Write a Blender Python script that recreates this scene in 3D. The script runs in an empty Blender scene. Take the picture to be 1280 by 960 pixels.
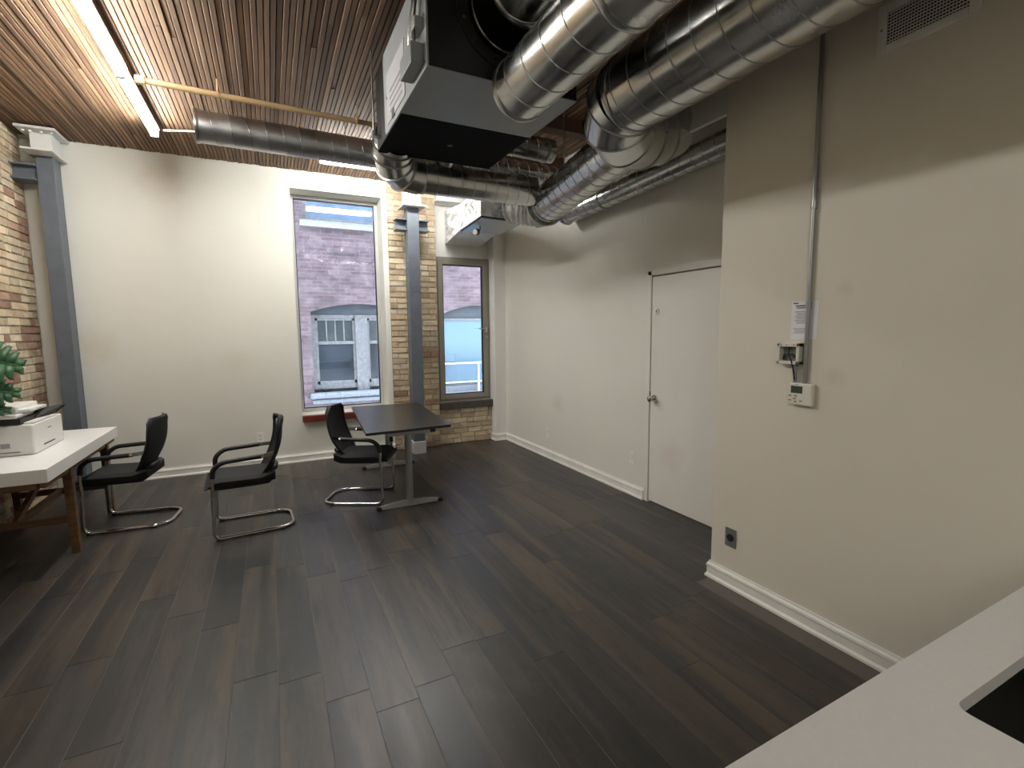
import bpy, bmesh, math, random
from mathutils import Vector, Matrix

SC = bpy.context.scene
COL = SC.collection
PI = math.pi

# ---------------------------------------------------------------- camera
cd = bpy.data.cameras.new('camera')
cd.sensor_fit = 'HORIZONTAL'; cd.sensor_width = 36.0
cd.lens = 605.5 / 1280.0 * 36.0
cd.clip_start = 0.02; cd.clip_end = 200
cam = bpy.data.objects.new('camera', cd); COL.objects.link(cam)
YAW, PITCH, ROLL = 0.461045, 0.107486, 0.009967
EYE = 1.6
fw = Vector((math.sin(YAW)*math.cos(PITCH), math.cos(YAW)*math.cos(PITCH), -math.sin(PITCH)))
rt = Vector((math.cos(YAW), -math.sin(YAW), 0)); dn = fw.cross(rt)
r2 = math.cos(ROLL)*rt + math.sin(ROLL)*dn
d2 = -math.sin(ROLL)*rt + math.cos(ROLL)*dn
m = Matrix(((r2.x, -d2.x, -fw.x, 0), (r2.y, -d2.y, -fw.y, 0), (r2.z, -d2.z, -fw.z, EYE), (0, 0, 0, 1)))
cam.matrix_world = m
SC.camera = cam

# ---------------------------------------------------------------- world, exposure
SC.view_settings.view_transform = 'Standard'
SC.view_settings.look = 'None'
SC.view_settings.gamma = 1.0
SC.view_settings.use_curve_mapping = False
SC.view_settings.exposure = 1.4
TUBE_POWER = 41.0          # emission of the tube lights
SKY_POWER = 3.0            # overcast sky over the alley
w = bpy.data.worlds.new('sky'); SC.world = w; w.use_nodes = True
bg = w.node_tree.nodes['Background']
bg.inputs[0].default_value = (0.74, 0.86, 1.0, 1); bg.inputs[1].default_value = SKY_POWER

# ---------------------------------------------------------------- materials
def new_mat(name):
    mt = bpy.data.materials.new(name); mt.use_nodes = True
    nt = mt.node_tree; b = nt.nodes['Principled BSDF']
    return mt, nt, b
def nd(nt, typ, **kw):
    n = nt.nodes.new(typ)
    for k, v in kw.items(): setattr(n, k, v)
    return n
def coords(nt, kind='Object', scale=(1, 1, 1)):
    tc = nd(nt, 'ShaderNodeTexCoord'); mp = nd(nt, 'ShaderNodeMapping')
    mp.inputs['Scale'].default_value = scale
    nt.links.new(tc.outputs[kind], mp.inputs[0]); return mp.outputs[0]
def noise(nt, vec, scale, detail=4, rough=.55):
    n = nd(nt, 'ShaderNodeTexNoise'); n.inputs['Scale'].default_value = scale
    n.inputs['Detail'].default_value = detail; n.inputs['Roughness'].default_value = rough
    nt.links.new(vec, n.inputs['Vector']); return n.outputs['Fac']
def ramp(nt, fac, stops):
    r = nd(nt, 'ShaderNodeValToRGB'); e = r.color_ramp.elements
    while len(e) < len(stops): e.new(.5)
    for q, (p, c) in zip(e, stops):
        q.position = p; q.color = (c[0], c[1], c[2], 1) if hasattr(c, '__len__') else (c, c, c, 1)
    nt.links.new(fac, r.inputs[0]); return r.outputs[0]
def mix(nt, a, b, fac, mode='MIX'):
    x = nd(nt, 'ShaderNodeMix', data_type='RGBA', blend_type=mode)
    for s, v in ((x.inputs[0], fac), (x.inputs[6], a), (x.inputs[7], b)):
        if hasattr(v, 'is_linked'): nt.links.new(v, s)
        else: s.default_value = v if not hasattr(v, '__len__') else ((*v, 1) if len(v) == 3 else v)
    return x.outputs[2]
def bump(nt, b, h, strength=.2, dist=.01):
    n = nd(nt, 'ShaderNodeBump'); n.inputs['Strength'].default_value = strength
    n.inputs['Distance'].default_value = dist
    nt.links.new(h, n.inputs['Height']); nt.links.new(n.outputs[0], b.inputs['Normal'])
def plain(name, col, rough=.5, metal=0, var=.06, vscale=6, bmp=0, spec=.5, coat=0):
    mt, nt, b = new_mat(name)
    v = coords(nt)
    f = noise(nt, v, vscale)
    lo = tuple(max(0, c*(1-var)) for c in col); hi = tuple(min(1, c*(1+var)) for c in col)
    nt.links.new(ramp(nt, f, [(.3, lo), (.7, hi)]), b.inputs['Base Color'])
    b.inputs['Roughness'].default_value = rough; b.inputs['Metallic'].default_value = metal
    b.inputs['Specular IOR Level'].default_value = spec
    b.inputs['Coat Weight'].default_value = coat
    if bmp: bump(nt, b, noise(nt, v, vscale*12), bmp, .004)
    return mt
def paint(name, col, scuff=.05, marks=()):
    mt, nt, b = new_mat(name)
    v = coords(nt, 'Object')
    big = ramp(nt, noise(nt, v, 1.1, 3), [(.35, tuple(c*.965 for c in col)), (.7, col)])
    sc = ramp(nt, noise(nt, v, 2.3, 6, .7), [(.62, 0), (.75, scuff)])
    c = mix(nt, big, (.42, .36, .28), sc)
    geo = nd(nt, 'ShaderNodeNewGeometry')
    for (px_, py_, pz_), rad, colr, amt in marks:        # rubbed smudges at fixed places on the wall
        dv = nd(nt, 'ShaderNodeVectorMath', operation='DISTANCE'); nt.links.new(geo.outputs['Position'], dv.inputs[0]); dv.inputs[1].default_value = (px_, py_, pz_)
        ad = nd(nt, 'ShaderNodeMath', operation='MULTIPLY_ADD'); nt.links.new(noise(nt, geo.outputs['Position'], 9, 4, .6), ad.inputs[0]); ad.inputs[1].default_value = rad*1.2
        nt.links.new(dv.outputs['Value'], ad.inputs[2])
        c = mix(nt, c, colr, ramp(nt, ad.outputs[0], [(rad*.7, amt), (rad*1.7, 0)]))
    nt.links.new(c, b.inputs['Base Color'])
    b.inputs['Roughness'].default_value = .62
    bump(nt, b, noise(nt, v, 160, 2), .12, .002)
    return mt
def emis(name, col, s):
    mt, nt, b = new_mat(name)
    b.inputs['Base Color'].default_value = (.8, .8, .8, 1)
    b.inputs['Emission Color'].default_value = (*col, 1); b.inputs['Emission Strength'].default_value = s
    return mt
def brick_mat(name):
    mt, nt, b = new_mat(name)
    oi = nd(nt, 'ShaderNodeObjectInfo'); tc = nd(nt, 'ShaderNodeTexCoord')
    va = nd(nt, 'ShaderNodeVectorMath', operation='ADD'); nt.links.new(tc.outputs['Object'], va.inputs[0])
    nt.links.new(oi.outputs['Location'], va.inputs[1]); v = va.outputs[0]
    a = ramp(nt, noise(nt, v, 9, 5, .7), [(.3, .78), (.7, 1.18)])
    c1 = mix(nt, oi.outputs['Color'], a, 1.0, 'MULTIPLY')
    sp = ramp(nt, noise(nt, v, 26, 5, .75), [(.58, 0), (.74, .5)])
    c2 = mix(nt, c1, (.13, .085, .05), sp)
    nt.links.new(c2, b.inputs['Base Color']); b.inputs['Roughness'].default_value = .9
    bump(nt, b, noise(nt, v, 55, 6, .7), .9, .008)
    return mt
def board_mat(name, stretch, rough=.6, contrast=(.6, 1.25), knots=True, bs=.3, gs=1.0):
    # grain along Y, base colour from the object's own colour
    mt, nt, b = new_mat(name)
    oi = nd(nt, 'ShaderNodeObjectInfo'); tc = nd(nt, 'ShaderNodeTexCoord')
    va = nd(nt, 'ShaderNodeVectorMath', operation='ADD'); nt.links.new(tc.outputs['Object'], va.inputs[0])
    sc = nd(nt, 'ShaderNodeVectorMath', operation='SCALE'); nt.links.new(oi.outputs['Location'], sc.inputs[0])
    sc.inputs['Scale'].default_value = 3.7
    nt.links.new(sc.outputs[0], va.inputs[1])
    mp = nd(nt, 'ShaderNodeMapping'); mp.inputs['Scale'].default_value = stretch
    nt.links.new(va.outputs[0], mp.inputs[0]); v = mp.outputs[0]
    g = noise(nt, v, 1.0*gs, 6, .65)
    c = mix(nt, oi.outputs['Color'], ramp(nt, g, [(.3, contrast[0]), (.7, contrast[1])]), 1.0, 'MULTIPLY')
    if knots:
        k = ramp(nt, noise(nt, v, 2.1*gs, 3), [(.66, 0), (.78, .5)])
        c = mix(nt, c, (.02, .013, .008), k)
    nt.links.new(c, b.inputs['Base Color'])
    nt.links.new(ramp(nt, g, [(.3, rough*.85), (.7, min(1, rough*1.15))]), b.inputs['Roughness'])
    bump(nt, b, g, bs, .003)
    return mt
def galv(name, col=(.60, .61, .60), r0=.16, r1=.3):
    mt, nt, b = new_mat(name)
    v = coords(nt)
    sp = nd(nt, 'ShaderNodeTexVoronoi'); sp.inputs['Scale'].default_value = 55
    nt.links.new(v, sp.inputs['Vector'])
    f = noise(nt, v, 5, 5, .6)
    nt.links.new(ramp(nt, f, [(.3, tuple(c*.82 for c in col)), (.7, tuple(min(1, c*1.1) for c in col))]), b.inputs['Base Color'])
    nt.links.new(ramp(nt, f, [(.3, r0), (.7, r1)]), b.inputs['Roughness'])
    b.inputs['Metallic'].default_value = 1
    bump(nt, b, noise(nt, v, 4, 2), .10, .02)
    return mt

WALL = (.745, .745, .685)
M = {}
M['wall'] = paint('cream wall paint', WALL, .05, [((3.1, 4.98, .73), .13, (.55, .44, .36), .35), ((-1.64, 6.52, 1.48), .22, (.62, .56, .42), .5), ((-.36, 6.52, 1.28), .2, (.62, .56, .46), .35), ((-.95, 6.52, 3.27), .25, (.55, .45, .33), .4)])
M['wall3'] = paint('beige wall paint', (.75, .71, .61), .05, [((2.49, 1.43, 1.36), .06, (.45, .41, .33), .3), ((2.49, 1.40, 1.79), .045, (.45, .42, .38), .25)])
M['wall2'] = paint('white wall paint', (.80, .80, .77), .02)
M['trim'] = plain('white trim paint', (.82, .81, .76), .4)
M['door'] = paint('off-white door paint', (.77, .75, .70), .04, [((3.1, 3.12, .5), .16, (.62, .52, .46), .4)])
M['brick'] = brick_mat('old yellow brick')
M['mortar'] = plain('grey mortar', (.45, .40, .32), .95, var=.25, vscale=20, bmp=.6)
M['ceil'] = board_mat('ceiling boards', (26, 1.6, 26), .7, (.55, 1.3), True, .5)
mt = board_mat('vinyl floor planks', (9, .9, 9), .38, (.7, 1.3), False, .12); M['floor'] = mt
nt = mt.node_tree; b = nt.nodes['Principled BSDF']; src = b.inputs['Base Color'].links[0].from_socket
vv = [n for n in nt.nodes if n.type == 'MAPPING'][0].outputs[0]
mp2 = nd(nt, 'ShaderNodeMapping'); mp2.inputs['Scale'].default_value = (1.0, .8, 1.0); nt.links.new(vv, mp2.inputs[0])
c1 = mix(nt, src, (.088, .066, .047), ramp(nt, noise(nt, mp2.outputs[0], .62, 4, .6), [(.49, 0), (.62, .85)]))
c2 = mix(nt, c1, (.018, .019, .021), ramp(nt, noise(nt, vv, .9, 6, .75), [(.50, 0), (.62, .8)]))
gn = nd(nt, 'ShaderNodeTexCoord'); geo = nd(nt, 'ShaderNodeNewGeometry')
sc1 = ramp(nt, noise(nt, geo.outputs['Position'], 1.7, 6, .75), [(.55, 0), (.75, .30)])
c3 = mix(nt, c2, (.12, .115, .105), sc1)
nt.links.new(c3, b.inputs['Base Color'])
M['seamfill'] = plain('grey-brown joint', (.13, .115, .10), .6)
M['subfloor'] = plain('dark subfloor', (.012, .011, .01), .8)
M['galv'] = galv('galvanised steel')
M['galvdk'] = galv('galvanised seam', (.42, .43, .43), .25, .4)
M['galvmatte'] = galv('matt galvanised steel', (.50, .51, .52), .3, .45)
M['foil'] = None
mt, nt, b = new_mat('crinkled foil'); v = coords(nt)
f = noise(nt, v, 14, 6, .7)
b.inputs['Base Color'].default_value = (.86, .87, .88, 1); b.inputs['Metallic'].default_value = .4
b.inputs['Roughness'].default_value = .34; vo = nd(nt, 'ShaderNodeTexVoronoi', feature='SMOOTH_F1'); vo.inputs['Scale'].default_value = 11; vo.inputs['Randomness'].default_value = 1
nt.links.new(v, vo.inputs['Vector']); bump(nt, b, mix(nt, vo.outputs['Distance'], f, .55), 1.0, .10); M['foil'] = mt
M['steel'] = plain('grey painted steel', (.105, .125, .15), .45, var=.12)
M['steelwhite'] = plain('pale painted steel', (.62, .63, .62), .5)
M['black'] = plain('black painted sheet metal', (.008, .008, .008), .4, spec=.4)
M['blackgloss'] = plain('black sheet', (.002, .002, .002), .7, spec=.06)
M['greypanel'] = plain('grey sheet panel', (.27, .29, .30), .4, var=.03)
M['whitepanel'] = plain('pale sheet panel', (.34, .36, .37), .4)
M['chrome'] = plain('chrome', (.62, .61, .60), .1, 1, var=.02)
M['satin'] = plain('satin silver', (.36, .37, .38), .35, .8, var=.03)
M['alu'] = plain('taupe window frame', (.30, .285, .24), .45, .25, var=.04)
M['alulight'] = plain('light grey window frame', (.52, .53, .52), .45, .1, var=.04)
M['plastic'] = plain('black plastic', (.012, .012, .013), .45)
M['fabric'] = plain('black fabric', (.012, .0125, .014), .75, var=.2, vscale=60, bmp=.3)
M['mesh'] = plain('black mesh cloth', (.007, .007, .008), .8, var=.3, vscale=200, bmp=.5)
M['tabletop'] = plain('black-brown table board', (.018, .016, .015), .3, var=.35, vscale=5, spec=.6)
M['white'] = plain('white lacquer', (.84, .84, .83), .3, var=.015)
M['quartz'] = plain('white quartz', (.80, .79, .77), .3, var=.02, vscale=60)
M['printer'] = plain('white printer plastic', (.74, .74, .71), .45, var=.02)
M['greyplastic'] = plain('grey plastic', (.22, .22, .21), .4)
M['ivory'] = plain('ivory plastic', (.74, .72, .63), .4, var=.02)
M['paper'] = plain('white paper', (.80, .81, .84), .7, var=.02)
M['labelgrey'] = plain('pale grey label', (.46, .46, .47), .7, var=.02)
M['ink'] = plain('grey ink', (.28, .28, .31), .7)
M['inkdk'] = plain('dark ink', (.05, .05, .06), .7)
M['lcd'] = plain('lcd green grey', (.06, .075, .055), .25)
M['red'] = plain('red painted sill', (.15, .022, .014), .4, var=.15)
M['sill'] = plain('dark stone sill', (.075, .068, .058), .6, var=.2, vscale=15, bmp=.4)
M['tan'] = plain('tan painted pipe', (.40, .27, .14), .45)
M['beamwood'] = plain('brown timber beam', (.09, .04, .022), .7, var=.25)
M['leaf'] = plain('monstera leaf', (.03, .10, .04), .45, var=.3, vscale=9)
M['stem'] = plain('green stem', (.10, .22, .06), .5)
M['pot'] = plain('grey pot', (.35, .34, .32), .6)
M['soil'] = plain('soil', (.03, .02, .012), .95)
M['tube'] = emis('tube diffuser', (1.0, .98, .935), TUBE_POWER)
M['sinkdark'] = plain('black sink', (.012, .012, .010), .3)
mt, nt, b = new_mat('walnut desk wood'); v = coords(nt, 'Object', (3, 3, 22))
nt.links.new(ramp(nt, noise(nt, v, 2, 5), [(.3, (.075, .034, .012)), (.7, (.18, .09, .034))]), b.inputs['Base Color'])
b.inputs['Roughness'].default_value = .5; M['deskwood'] = mt
# thin clear window glass
def glass(name, tint, refl=1.0):
    mt = bpy.data.materials.new(name); mt.use_nodes = True; nt = mt.node_tree; nt.nodes.clear()
    o = nd(nt, 'ShaderNodeOutputMaterial'); t = nd(nt, 'ShaderNodeBsdfTransparent'); g = nd(nt, 'ShaderNodeBsdfGlossy')
    fr = nd(nt, 'ShaderNodeFresnel'); fr.inputs['IOR'].default_value = 1.52
    mul = nd(nt, 'ShaderNodeMath', operation='MULTIPLY'); mul.inputs[1].default_value = refl
    x = nd(nt, 'ShaderNodeMixShader')
    t.inputs[0].default_value = (*tint, 1); g.inputs['Roughness'].default_value = .01
    nt.links.new(fr.outputs[0], mul.inputs[0]); nt.links.new(mul.outputs[0], x.inputs[0])
    nt.links.new(t.outputs[0], x.inputs[1])
    nt.links.new(g.outputs[0], x.inputs[2]); nt.links.new(x.outputs[0], o.inputs[0]); return mt
M['glass'] = glass('clear window glass', (.90, .93, .96), 1.7)
M['railglass'] = glass('railing glass', (.72, .80, .86), 1.0)
# far brick facade
mt, nt, b = new_mat('far brick facade'); v = coords(nt, 'Object')
sw = nd(nt, 'ShaderNodeMapping'); sw.inputs['Rotation'].default_value = (PI/2, 0, 0); nt.links.new(v, sw.inputs[0])
bt = nd(nt, 'ShaderNodeTexBrick'); nt.links.new(sw.outputs[0], bt.inputs['Vector'])
bt.inputs['Scale'].default_value = 1.0; bt.inputs['Brick Width'].default_value = .22; bt.inputs['Row Height'].default_value = .075
bt.inputs['Mortar Size'].default_value = .006; bt.inputs['Bias'].default_value = 0
bt.inputs['Color1'].default_value = (.125, .075, .078, 1); bt.inputs['Color2'].default_value = (.185, .125, .13, 1)
bt.inputs['Mortar'].default_value = (.17, .145, .15, 1)
wv = ramp(nt, noise(nt, v, 2.2, 6, .7), [(.35, .55), (.7, 1.4)])
nt.links.new(mix(nt, bt.outputs['Color'], wv, 1.0, 'MULTIPLY'), b.inputs['Base Color'])
b.inputs['Roughness'].default_value = .9; bump(nt, b, bt.outputs['Fac'], -.4, .01); M['farbrick'] = mt
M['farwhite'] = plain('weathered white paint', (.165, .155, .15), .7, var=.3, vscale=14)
M['farglass'] = plain('dark window pane', (.028, .034, .042), .25, var=.5, vscale=2)
M['fargrey'] = plain('dark grey pane', (.05, .06, .06), .15, var=.3, vscale=3)
M['bluepane'] = plain('pale blue pane', (.11, .18, .215), .25, var=.08, vscale=1)
M['archpanel'] = plain('board with recess shade in colour', (.062, .068, .078), .7, var=.2)  # shade of the arch recess is put into the board colour
M['upperpane'] = plain('pane with sky reflection in colour', (.07, .11, .17), .15, var=.3, vscale=3)  # blue of the reflected sky is painted into the pane
M['snow'] = plain('white ledge', (.22, .225, .24), .8, var=.2, vscale=20, bmp=.5)
M['asphalt'] = plain('alley paving', (.12, .12, .12), .9)

# ---------------------------------------------------------------- mesh helpers
class MB:
    def __init__(s): s.v = []; s.f = []
    def add(s, vs, fs):
        o = len(s.v); s.v += [tuple(p) for p in vs]; s.f += [tuple(i+o for i in f) for f in fs]; return s
    def box(s, a, b):
        x0, y0, z0 = (min(p, q) for p, q in zip(a, b)); x1, y1, z1 = (max(p, q) for p, q in zip(a, b))
        return s.add([(x0,y0,z0),(x1,y0,z0),(x1,y1,z0),(x0,y1,z0),(x0,y0,z1),(x1,y0,z1),(x1,y1,z1),(x0,y1,z1)],
                     [(0,3,2,1),(4,5,6,7),(0,1,5,4),(1,2,6,5),(2,3,7,6),(3,0,4,7)])
    def bar(s, p0, p1, wx, wy, up=(0, 0, 1)):
        p0, p1 = Vector(p0), Vector(p1); d = (p1-p0).normalized(); u = Vector(up)
        if abs(d.dot(u)) > .98: u = Vector((0, 1, 0))
        a = d.cross(u).normalized()*wx/2; c = a.cross(d).normalized()*wy/2
        vs = [p+q for p in (p0, p1) for q in (-a-c, a-c, a+c, -a+c)]
        return s.add(vs, [(3,2,1,0),(4,5,6,7),(0,1,5,4),(1,2,6,5),(2,3,7,6),(3,0,4,7)])
    def cyl(s, p0, p1, r0, r1=None, n=16, cap=True):
        r1 = r0 if r1 is None else r1
        return s.rings([(p0, r0), (p1, r1)], n, cap)
    def rings(s, prs, n=16, cap=True, axis=None):
        ps = [Vector(p) for p, _ in prs]; prev = None; vs = []
        for i, (p, r) in enumerate(zip(ps, [q for _, q in prs])):
            if axis is not None: d = Vector(axis)
            elif i == 0: d = ps[1]-ps[0]
            elif i == len(ps)-1: d = ps[-1]-ps[-2]
            else: d = (ps[i+1]-ps[i]).normalized()+(ps[i]-ps[i-1]).normalized()
            d.normalize()
            if prev is None:
                u = Vector((0, 0, 1)) if abs(d.z) < .9 else Vector((1, 0, 0))
                a = d.cross(u).normalized()
            else: a = (prev-d*prev.dot(d)).normalized()
            prev = a; c = d.cross(a)
            vs += [p+r*(math.cos(2*PI*k/n)*a+math.sin(2*PI*k/n)*c) for k in range(n)]
        L = len(ps); fs = []
        for i in range(L-1):
            for k in range(n):
                j = (k+1) % n; fs.append((i*n+k, i*n+j, (i+1)*n+j, (i+1)*n+k))
        if cap: fs += [tuple(reversed(range(n))), tuple((L-1)*n+k for k in range(n))]
        return s.add(vs, fs)
    def tube(s, pts, r, n=10, cap=True): return s.rings([(p, r) for p in pts], n, cap)
    def prism(s, poly, d0, d1, axis='z'):
        def P(a, b, c): return {'z': (a, b, c), 'y': (a, c, b), 'x': (c, a, b)}[axis]
        n = len(poly); vs = [P(a, b, d0) for a, b in poly]+[P(a, b, d1) for a, b in poly]
        return s.add(vs, [tuple(reversed(range(n))), tuple(range(n, 2*n))]+[(i, (i+1) % n, n+(i+1) % n, n+i) for i in range(n)])
    def build(s, name, mat, parent=None, smooth=False, bev=0, seg=2, angle=35, subs=0):
        me = bpy.data.meshes.new(name)
        off = Vector(parent['_w']) if parent is not None and '_w' in parent.keys() else Vector((0, 0, 0))
        me.from_pydata([tuple(Vector(p)-off) for p in s.v], [], s.f)
        bm = bmesh.new(); bm.from_mesh(me); bmesh.ops.recalc_face_normals(bm, faces=bm.faces); bm.to_mesh(me); bm.free()
        me.materials.append(mat)
        o = bpy.data.objects.new(name, me); COL.objects.link(o)
        if parent is not None: o.parent = parent; o['_w'] = tuple(off)
        if smooth:
            for p in me.polygons: p.use_smooth = True
            try: me.set_sharp_from_angle(angle=math.radians(angle))
            except Exception: pass
        if bev:
            md = o.modifiers.new('bevel', 'BEVEL'); md.width = bev; md.segments = seg; md.limit_method = 'ANGLE'; md.angle_limit = math.radians(40)
        if subs:
            md = o.modifiers.new('sub', 'SUBSURF'); md.levels = subs; md.render_levels = subs
        return o
def thing(name, label, cat, loc=(0, 0, 0), group=None):
    o = bpy.data.objects.new(name, None); COL.objects.link(o); o.empty_display_size = .1
    o.location = loc; o['label'] = label; o['category'] = cat; o['_w'] = tuple(loc)
    if group: o['group'] = group
    return o
def tag(o, label, cat, group=None):
    o['label'] = label; o['category'] = cat
    if group: o['group'] = group
    return o
def struct(o, label=None):
    o['kind'] = 'structure'
    if label: o['label'] = label
    return o
def root(name, loc=(0, 0, 0), label=None):      # a structure made of several pieces
    o = bpy.data.objects.new(name, None); COL.objects.link(o); o.location = loc; o['_w'] = tuple(loc)
    o['kind'] = 'structure'
    if label: o['label'] = label
    return o
def bx(a, b): return MB().box(a, b)
def fillet(pts, rad, n=6):
    pts = [Vector(p) for p in pts]; out = [pts[0]]
    for i in range(1, len(pts)-1):
        a, b, c = pts[i-1], pts[i], pts[i+1]; u = (a-b); v = (c-b)
        r = rad if not hasattr(rad, '__len__') else rad[i-1]
        r = min(r, u.length*.49, v.length*.49)
        p, q = b+u.normalized()*r, b+v.normalized()*r
        for k in range(n+1):
            t = k/n; out.append((1-t)**2*p+2*t*(1-t)*b+t*t*q)
    out.append(pts[-1]); return out

# ================================================================ SETTING
RX, BX, LX, BY, CZ = 3.097, 2.49, -2.06, 6.52, 3.54
rnd = random.Random(7)
# floor ------------------------------------------------------------------
floor = struct(bx((LX-.1, -3, -.12), (RX+.1, 6.9, -.0016)).build('floor', M['seamfill']), 'dark grey-brown plank floor')
pal = [(.031, .032, .034), (.036, .035, .034), (.046, .041, .037), (.060, .049, .039), (.028, .029, .031), (.053, .045, .039), (.041, .038, .037), (.034, .034, .035)]
def unit_board(name, mat, ch=.02):
    mb = MB(); c = ch
    mb.add([(-.5,-.5,-1),(.5,-.5,-1),(.5,.5,-1),(-.5,.5,-1),(-.5,-.5,-.12),(.5,-.5,-.12),(.5,.5,-.12),(-.5,.5,-.12),
            (-.5+c,-.5+c*.15,0),(.5-c,-.5+c*.15,0),(.5-c,.5-c*.15,0),(-.5+c,.5-c*.15,0)],
           [(0,3,2,1),(0,1,5,4),(1,2,6,5),(2,3,7,6),(3,0,4,7),(4,5,9,8),(5,6,10,9),(6,7,11,10),(7,4,8,11),(8,9,10,11)])
    me = bpy.data.meshes.new(name); me.from_pydata(mb.v, [], mb.f); me.materials.append(mat); return me
# world-size meshes so the grain keeps its scale: one mesh per length
def sized_board(name, w_, l_, t_, mat, ch):
    me = unit_board(name, mat, ch)
    for v in me.vertices: v.co = (v.co.x*w_, v.co.y*l_, v.co.z*t_)
    return me
PW, PL = .185, 1.22
PT = .0014
plank_me = sized_board('plank', PW-.003, PL-.003, .0016, M['floor'], .002)
plank_cut = {}
x = LX+PW/2-.03; ci = 0
while x < RX:
    y = -1.6 - rnd.random()*PL
    while y < 6.55:
        a, b_ = y, min(y+PL, 6.60)
        inside = not (x+PW/2 > BX+.04 and a < 2.10)
        if x+PW/2 > BX+.04 and a < 2.12 and b_ > 2.2: a = 2.12; inside = True
        if inside and b_-a > .05:
            full = abs((b_-a)-PL) < 1e-4
            if full: me = plank_me
            else: me = sized_board('plank_cut', PW-.003, b_-a-.003, .0016, M['floor'], .002)
            o = bpy.data.objects.new('plank', me); COL.objects.link(o); o.parent = floor
            o.location = (x, (a+b_)/2, 0); c = rnd.choice(pal); k = rnd.uniform(.72, 1.08)
            o.color = (c[0]*k, c[1]*k, c[2]*k, 1)
        y += PL
    x += PW; ci += 1
# ceiling ----------------------------------------------------------------
ceil = struct(bx((LX-.15, -3, CZ+.05), (RX+.15, 6.9, CZ+.14)).build('ceiling', M['subfloor']), 'narrow brown timber board ceiling')
cw = .0362; x = LX+cw/2; i = 0
cpal = [(.215, .128, .070), (.19, .11, .060), (.25, .155, .088), (.155, .087, .048), (.21, .13, .076), (.17, .098, .054)]
variants = {}
while x < RX:
    split = rnd.uniform(3.2, 6.2) if rnd.random() < .35 else None
    for a, b_ in ([(-2.95, split), (split, 6.62)] if split else [(-2.95, 6.62)]):
        ln = round(b_-a, 2)
        mb = MB().box((-cw/2+.0035, -ln/2+.002, -.0), (cw/2-.0035, ln/2-.002, .055))
        me = variants.get(ln)
        if me is None:
            me = bpy.data.meshes.new('ceiling_board'); bm = bmesh.new()
            bmesh.ops.create_cube(bm, size=1)
            for v in bm.verts: v.co = (v.co.x*(cw-.0058), v.co.y*(ln-.004), (v.co.z+.5)*.055)
            low = [e for e in bm.edges if all(v.co.z < .01 for v in e.verts) and abs(e.verts[0].co.x-e.verts[1].co.x) < .001]
            bmesh.ops.bevel(bm, geom=low, offset=.0025, segments=1, affect='EDGES')
            bm.to_mesh(me); bm.free(); me.materials.append(M['ceil']); variants[ln] = me
        o = bpy.data.objects.new('ceiling_board', me); COL.objects.link(o); o.parent = ceil
        o.location = (x, (a+b_)/2, CZ+rnd.uniform(-.004, .004))
        c = rnd.choice(cpal); k = rnd.uniform(.8, 1.2); o.color = (c[0]*k, c[1]*k, c[2]*k, 1)
    x += cw; i += 1
# bricks -------------------------------------------------------------------
def brick_mesh(seed):
    r = random.Random(seed); bm = bmesh.new(); bmesh.ops.create_cube(bm, size=1)
    bmesh.ops.bevel(bm, geom=[e for e in bm.edges if all(v.co.y < 0 for v in e.verts)], offset=.06, segments=1, affect='EDGES')
    for v in bm.verts: v.co = (v.co.x*.205*(1+r.uniform(-.03, .03)), v.co.y*.06+(r.uniform(-.004, .004) if v.co.y < 0 else 0), v.co.z*.063*(1+r.uniform(-.08, .08)))
    me = bpy.data.meshes.new('brick'); bm.to_mesh(me); bm.free(); me.materials.append(M['brick']); return me
BRK = [brick_mesh(k) for k in range(7)]
YEL = [(.62, .51, .35), (.58, .47, .32), (.66, .56, .40), (.53, .41, .27), (.62, .53, .39), (.47, .36, .24), (.60, .48, .33)]
RED = [(.40, .24, .17), (.44, .29, .21), (.34, .20, .14)]
def lay(parent, org, ux, length, z0, z1, rot, redness, seed, half=False, off=None):
    """one object per brick; org = start at floor, ux = unit vector along the wall; brick face at local -y"""
    r = random.Random(seed); ch = .0745; n = int(round((z1-z0)/ch)); ch = (z1-z0)/n
    P = parent['_w'] if '_w' in parent.keys() else (0, 0, 0)
    for k in range(n):
        z = z0+(k+.5)*ch
        s = -(.108 if k % 2 else 0)-(.03*r.random())
        while s < length-.02:
            hdr = r.random() < .22
            L = .108 if hdr else .217
            a, b_ = max(0, s), min(length, s+L); s += L
            if b_-a < .03: continue
            o = bpy.data.objects.new('brick', r.choice(BRK)); COL.objects.link(o); o.parent = parent
            p = Vector(org)+Vector(ux)*((a+b_)/2); p.z = z
            o.location = p-Vector(P)+Vector((0, 0, r.uniform(-.003, .003)))
            o.rotation_euler = (r.uniform(-.02, .02), r.uniform(-.012, .012), rot+r.uniform(-.015, .015))
            o.scale = ((b_-a-.011)/.205, 1, (ch-.0125)/.063)
            c = r.choice(RED) if r.random() < redness else r.choice(YEL); q = r.uniform(.8, 1.2)
            o.color = (c[0]*q, c[1]*q, c[2]*q, 1)
# left wall: brick, along Y, facing +X
wl = struct(bx((LX-.3, -3, -.1), (LX-.013, 6.9, CZ+.1)).build('wall_left', M['mortar']), 'old yellow and red brick wall')
lay(wl, (LX-.032, 5.22, 0), (0, 1, 0), BY-5.23, 0, CZ, PI/2, .22, 3)
r = random.Random(5); mb = MB(); k = 0
while .0745*(k+1) < CZ:
    y = 3.6-(.108 if k % 2 else 0)
    while y < 5.2:
        mb.box((LX-.03, y+.005, .0745*k+.006), (LX+r.uniform(-.003, .003), min(5.215, y+.212), .0745*(k+1)-.006)); y += .217
    k += 1
o = mb.build('brick_courses', M['brick'], wl); o['kind'] = 'stuff'; o.color = (.42, .30, .16, 1)
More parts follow.
